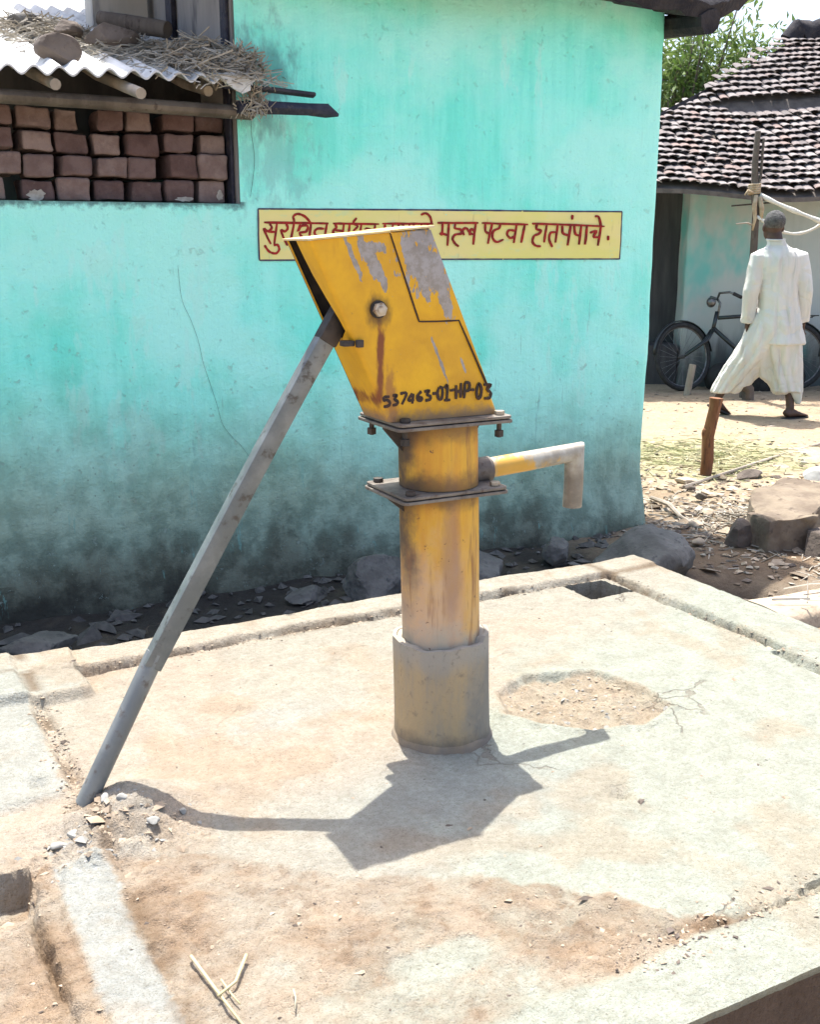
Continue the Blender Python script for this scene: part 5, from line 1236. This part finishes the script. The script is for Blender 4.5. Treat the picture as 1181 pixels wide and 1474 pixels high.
o = scatter('gravel', 230, f_rub, (.0025, .0085), [M_GR1, M_GR2, M_GR2], 5, .7); tag(o, 'gravel chips set in the broken mortar beneath the pump handle tip', 'gravel')
def f_crat(r):
    u = r.gauss(.43, .13); v = r.gauss(0., .10)
    if float(pdist(np.array(u), np.array(v), CRATER)) < .01: return None
    return Vector((u, v, float(slab_h(np.array(u), np.array(v))) + .0005))
o = scatter('grit', 320, f_crat, (.002, .006), [M_GR2, M_GR2, M_GR1], 6); tag(o, 'grit in the round broken patch right of the pump', 'grit')
def f_soil(r):
    u = r.uniform(-1.1, .9); v = r.uniform(-1.08, .93)
    q = r.random()
    if q < .14: u = r.uniform(-.75, 1.15); v = r.gauss(.825, .012); return Vector((u, v, float(slab_h(np.array(u), np.array(v))) + .001))
    if q < .20: u = r.gauss(1.18, .02); v = r.uniform(-.3, .8); return Vector((u, v, float(slab_h(np.array(u), np.array(v))) + .001))
    if q < .28: u = r.gauss(-.87, .02); v = r.uniform(-.1, .65); return Vector((u, v, float(slab_h(np.array(u), np.array(v))) + .001))
    if q < .36: u = r.uniform(-.2, .5); v = r.gauss(-.93, .03); return Vector((u, v, float(slab_h(np.array(u), np.array(v))) + .001))
    if r.random() > .12 + .88 * float(soil(np.array(u), np.array(v))): return None
    return Vector((u, v, float(slab_h(np.array(u), np.array(v))) + .0003))
o = scatter('crumbs', 4200, f_soil, (.0012, .0048), [M_GR2, M_DARKROCK, M_GR2, M_TANROCK], 7); tag(o, 'crumbs of earth strewn over the near soil of the platform', 'crumbs')
def f_yard(r):
    u = r.gauss(2.9, .75); v = r.gauss(1.85, .75)
    if u < 2.36 and v > 1.95 or u < 1.95: return None
    return Vector((u, v, float(ground_h(np.array(u), np.array(v))) + .004))
o = scatter('litter', 2600, f_yard, (.006, .024), [M_TANROCK, M_GR2, M_DARKROCK, M_BROWNROCK, M_STRAW, M_BROWNROCK], 8, .4); tag(o, 'scattered chips and dry litter on the dirt right of the house corner', 'litter')
def f_far(r):
    u = r.uniform(2.5, 8); v = r.uniform(1.9, 7)
    return Vector((u, v, float(ground_h(np.array(u), np.array(v))) + .003))
o = scatter('pebbles', 1500, f_far, (.006, .020), [M_TANROCK, M_GR2, M_GR2, M_PALEWOOD], 9, .3); tag(o, 'pebbles sprinkled over the sunny yard in front of the hut', 'pebbles')
def f_ditch(r):
    u = r.uniform(-1.2, 2.1); v = r.gauss(1.72, .16)
    if v > 1.97: return None
    return Vector((u, v, float(ground_h(np.array(u), np.array(v))) + .006))
M_DITCH = simple('ditch_rubble', (.06, .056, .05), (.11, .10, .09), 20, .95, .5, .005)
o = scatter('rubble', 260, f_ditch, (.008, .030), [M_DITCH, M_DITCH, M_STONE], 12, .6); tag(o, 'dark rubble lying in the ditch at the foot of the turquoise wall', 'rubble')
rnd = random.Random(3); mb = MB()
def gsurf(x, y): return float(ground_h(np.array(x), np.array(y))) + .006
straw(mb, (3.75, 3.15, -.2), (.75, .65, .01), 900, rnd, (.06, .2), .0028, .12, gsurf)
M_GREENSTRAW = simple('faded_green_fodder', (.33, .325, .16), (.43, .39, .24), 6, .9, .1, .002)
o = mb.build('fodder', M_GREENSTRAW, fix=False); tag(o, 'thin scatter of pale green fodder round the brown stake', 'fodder', kind='stuff')
mb = MB(); straw(mb, (2.75, 1.75, -.2), (.6, .7, .01), 500, rnd, (.04, .16), .003, .12, gsurf); straw(mb, (1.9, .25, 0), (.35, .2, .01), 70, rnd, (.05, .2), .003, .12, lambda x, y: .03 if y > .16 else gsurf(x, y))
tag(mb.build('straw', M_STRAW, fix=False), 'straw bits strewn on the dirt between boulder and flat rock', 'straw', kind='stuff')
M_STALK = simple('yellow_stalk', (.50, .42, .22), (.44, .38, .26), 8, .85, .1, .002)
for i, (pts, lab) in enumerate((([(-.822, -.575), (-.812, -.67), (-.795, -.80)], 'longest yellow straw stalk lying on the near left soil'), ([(-.738, -.618), (-.775, -.67), (-.815, -.70)], 'yellow straw stalk crossing the longest one on the near left soil'), ([(-.700, -.738), (-.703, -.755), (-.712, -.775)], 'short pale straw bit alone right of the crossed stalks'), ([(-.795, -.655), (-.79, -.70), (-.785, -.72)], 'thin straw splinter in the angle between the crossed stalks'))):
    mb = MB(); rad = .0030 if i < 2 else .0018
    mb.tube([(u, v, float(slab_h(np.array(u), np.array(v))) + .010 + .004 * (i == 1)) for u, v in pts], [rad, rad * .9, rad * .7], 7); tag(mb.build('straw_stalk', M_STALK, smooth=True), lab, 'straw', 'straw stalks on the near soil')
RS = [((-.955, -.118), .020), ((-.925, -.105), .017), ((-.848, -.055), .016), ((-.815, -.075), .014), ((-.772, -.150), .017), ((-.70, -.115), .012)]
RL = ['grey cobble set in mortar at the top of the cement strip, leftmost of the pair', 'grey cobble touching its pair at the head of the cement strip', 'dark angular chip in the mortar hump nearest the handle tip', 'dark chip right of the angular one in the mortar hump', 'flat grey chip on the near slope of the mortar hump', 'little grey chip at the right end of the mortar hump']
for i, ((u, v), r) in enumerate(RS):
    put_rock('stone_chip', (r, r * .75, r * .6), 70 + i, (u, v, float(slab_h(np.array(u), np.array(v))) + r * .12), i * 2.1, M_GR1, RL[i], 'stone', rough=.05, sub=3)

# ---------------------------------------------------------------- tree behind the hut
tr = empty('tree', 'loose leafy green tree rising between the turquoise house and the tiled hut', 'tree', M=CFM @ Matrix.Translation((4.05, 15.5, 0)))
rnd = random.Random(5); tb = MB(); lf = MB()
tb.tube([(-.3, 0, -.4), (-.25, 0, 1.0), (-.35, .05, 2.2), (-.3, .1, 3.2)], [.14, .12, .10, .06], 9, jit=.06)
def leafc(p, n, sp):
    for i in range(n):
        q = p + Vector((rnd.gauss(0, sp), rnd.gauss(0, sp), rnd.gauss(0, sp))); d = Vector((rnd.gauss(0, .7), rnd.gauss(0, .7), rnd.gauss(.3, .6))).normalized(); s = d.cross(Vector((rnd.gauss(0, 1), rnd.gauss(0, 1), rnd.gauss(0, 1)))).normalized()
        l = rnd.uniform(.09, .17); w = l * .15; mid_ = q + d * l * .5 + Vector((0, 0, -.004)); up = d.cross(s) * w * .35
        lf.add([q, mid_ - s * w + up, q + d * l, mid_ + s * w + up, mid_], [(0, 1, 4), (1, 2, 4), (2, 3, 4), (3, 0, 4)])
for i in range(58):
    x = rnd.uniform(-.9, .95); top = 4.15 + .25 * rnd.random() - .55 * max(0, x) ** 1.2 - .1 * abs(x); z0 = rnd.uniform(1.6, 2.6)
    b = Vector((-.3 + x * .25, rnd.gauss(0, .2), z0)); e = Vector((x * 1.0 + rnd.gauss(0, .08), rnd.gauss(0, .5), z0 + (top - z0) * rnd.uniform(.45, 1.0)))
    m_ = b.lerp(e, .5) + Vector((rnd.gauss(0, .06), rnd.gauss(0, .06), .1)); tb.tube([b, m_, e], [.02, .013, .005], 5)
    for k in range(9):
        t = .25 + .75 * k / 8; p = b.lerp(m_, t * 2) if t < .5 else m_.lerp(e, t * 2 - 1)
        leafc(p + Vector((rnd.gauss(0, .07), rnd.gauss(0, .07), rnd.gauss(0, .07))), 13, .12)
tb.build('trunk', M_BARK, tr, smooth=True); lf.build('crown', M_LEAF, tr, fix=False)
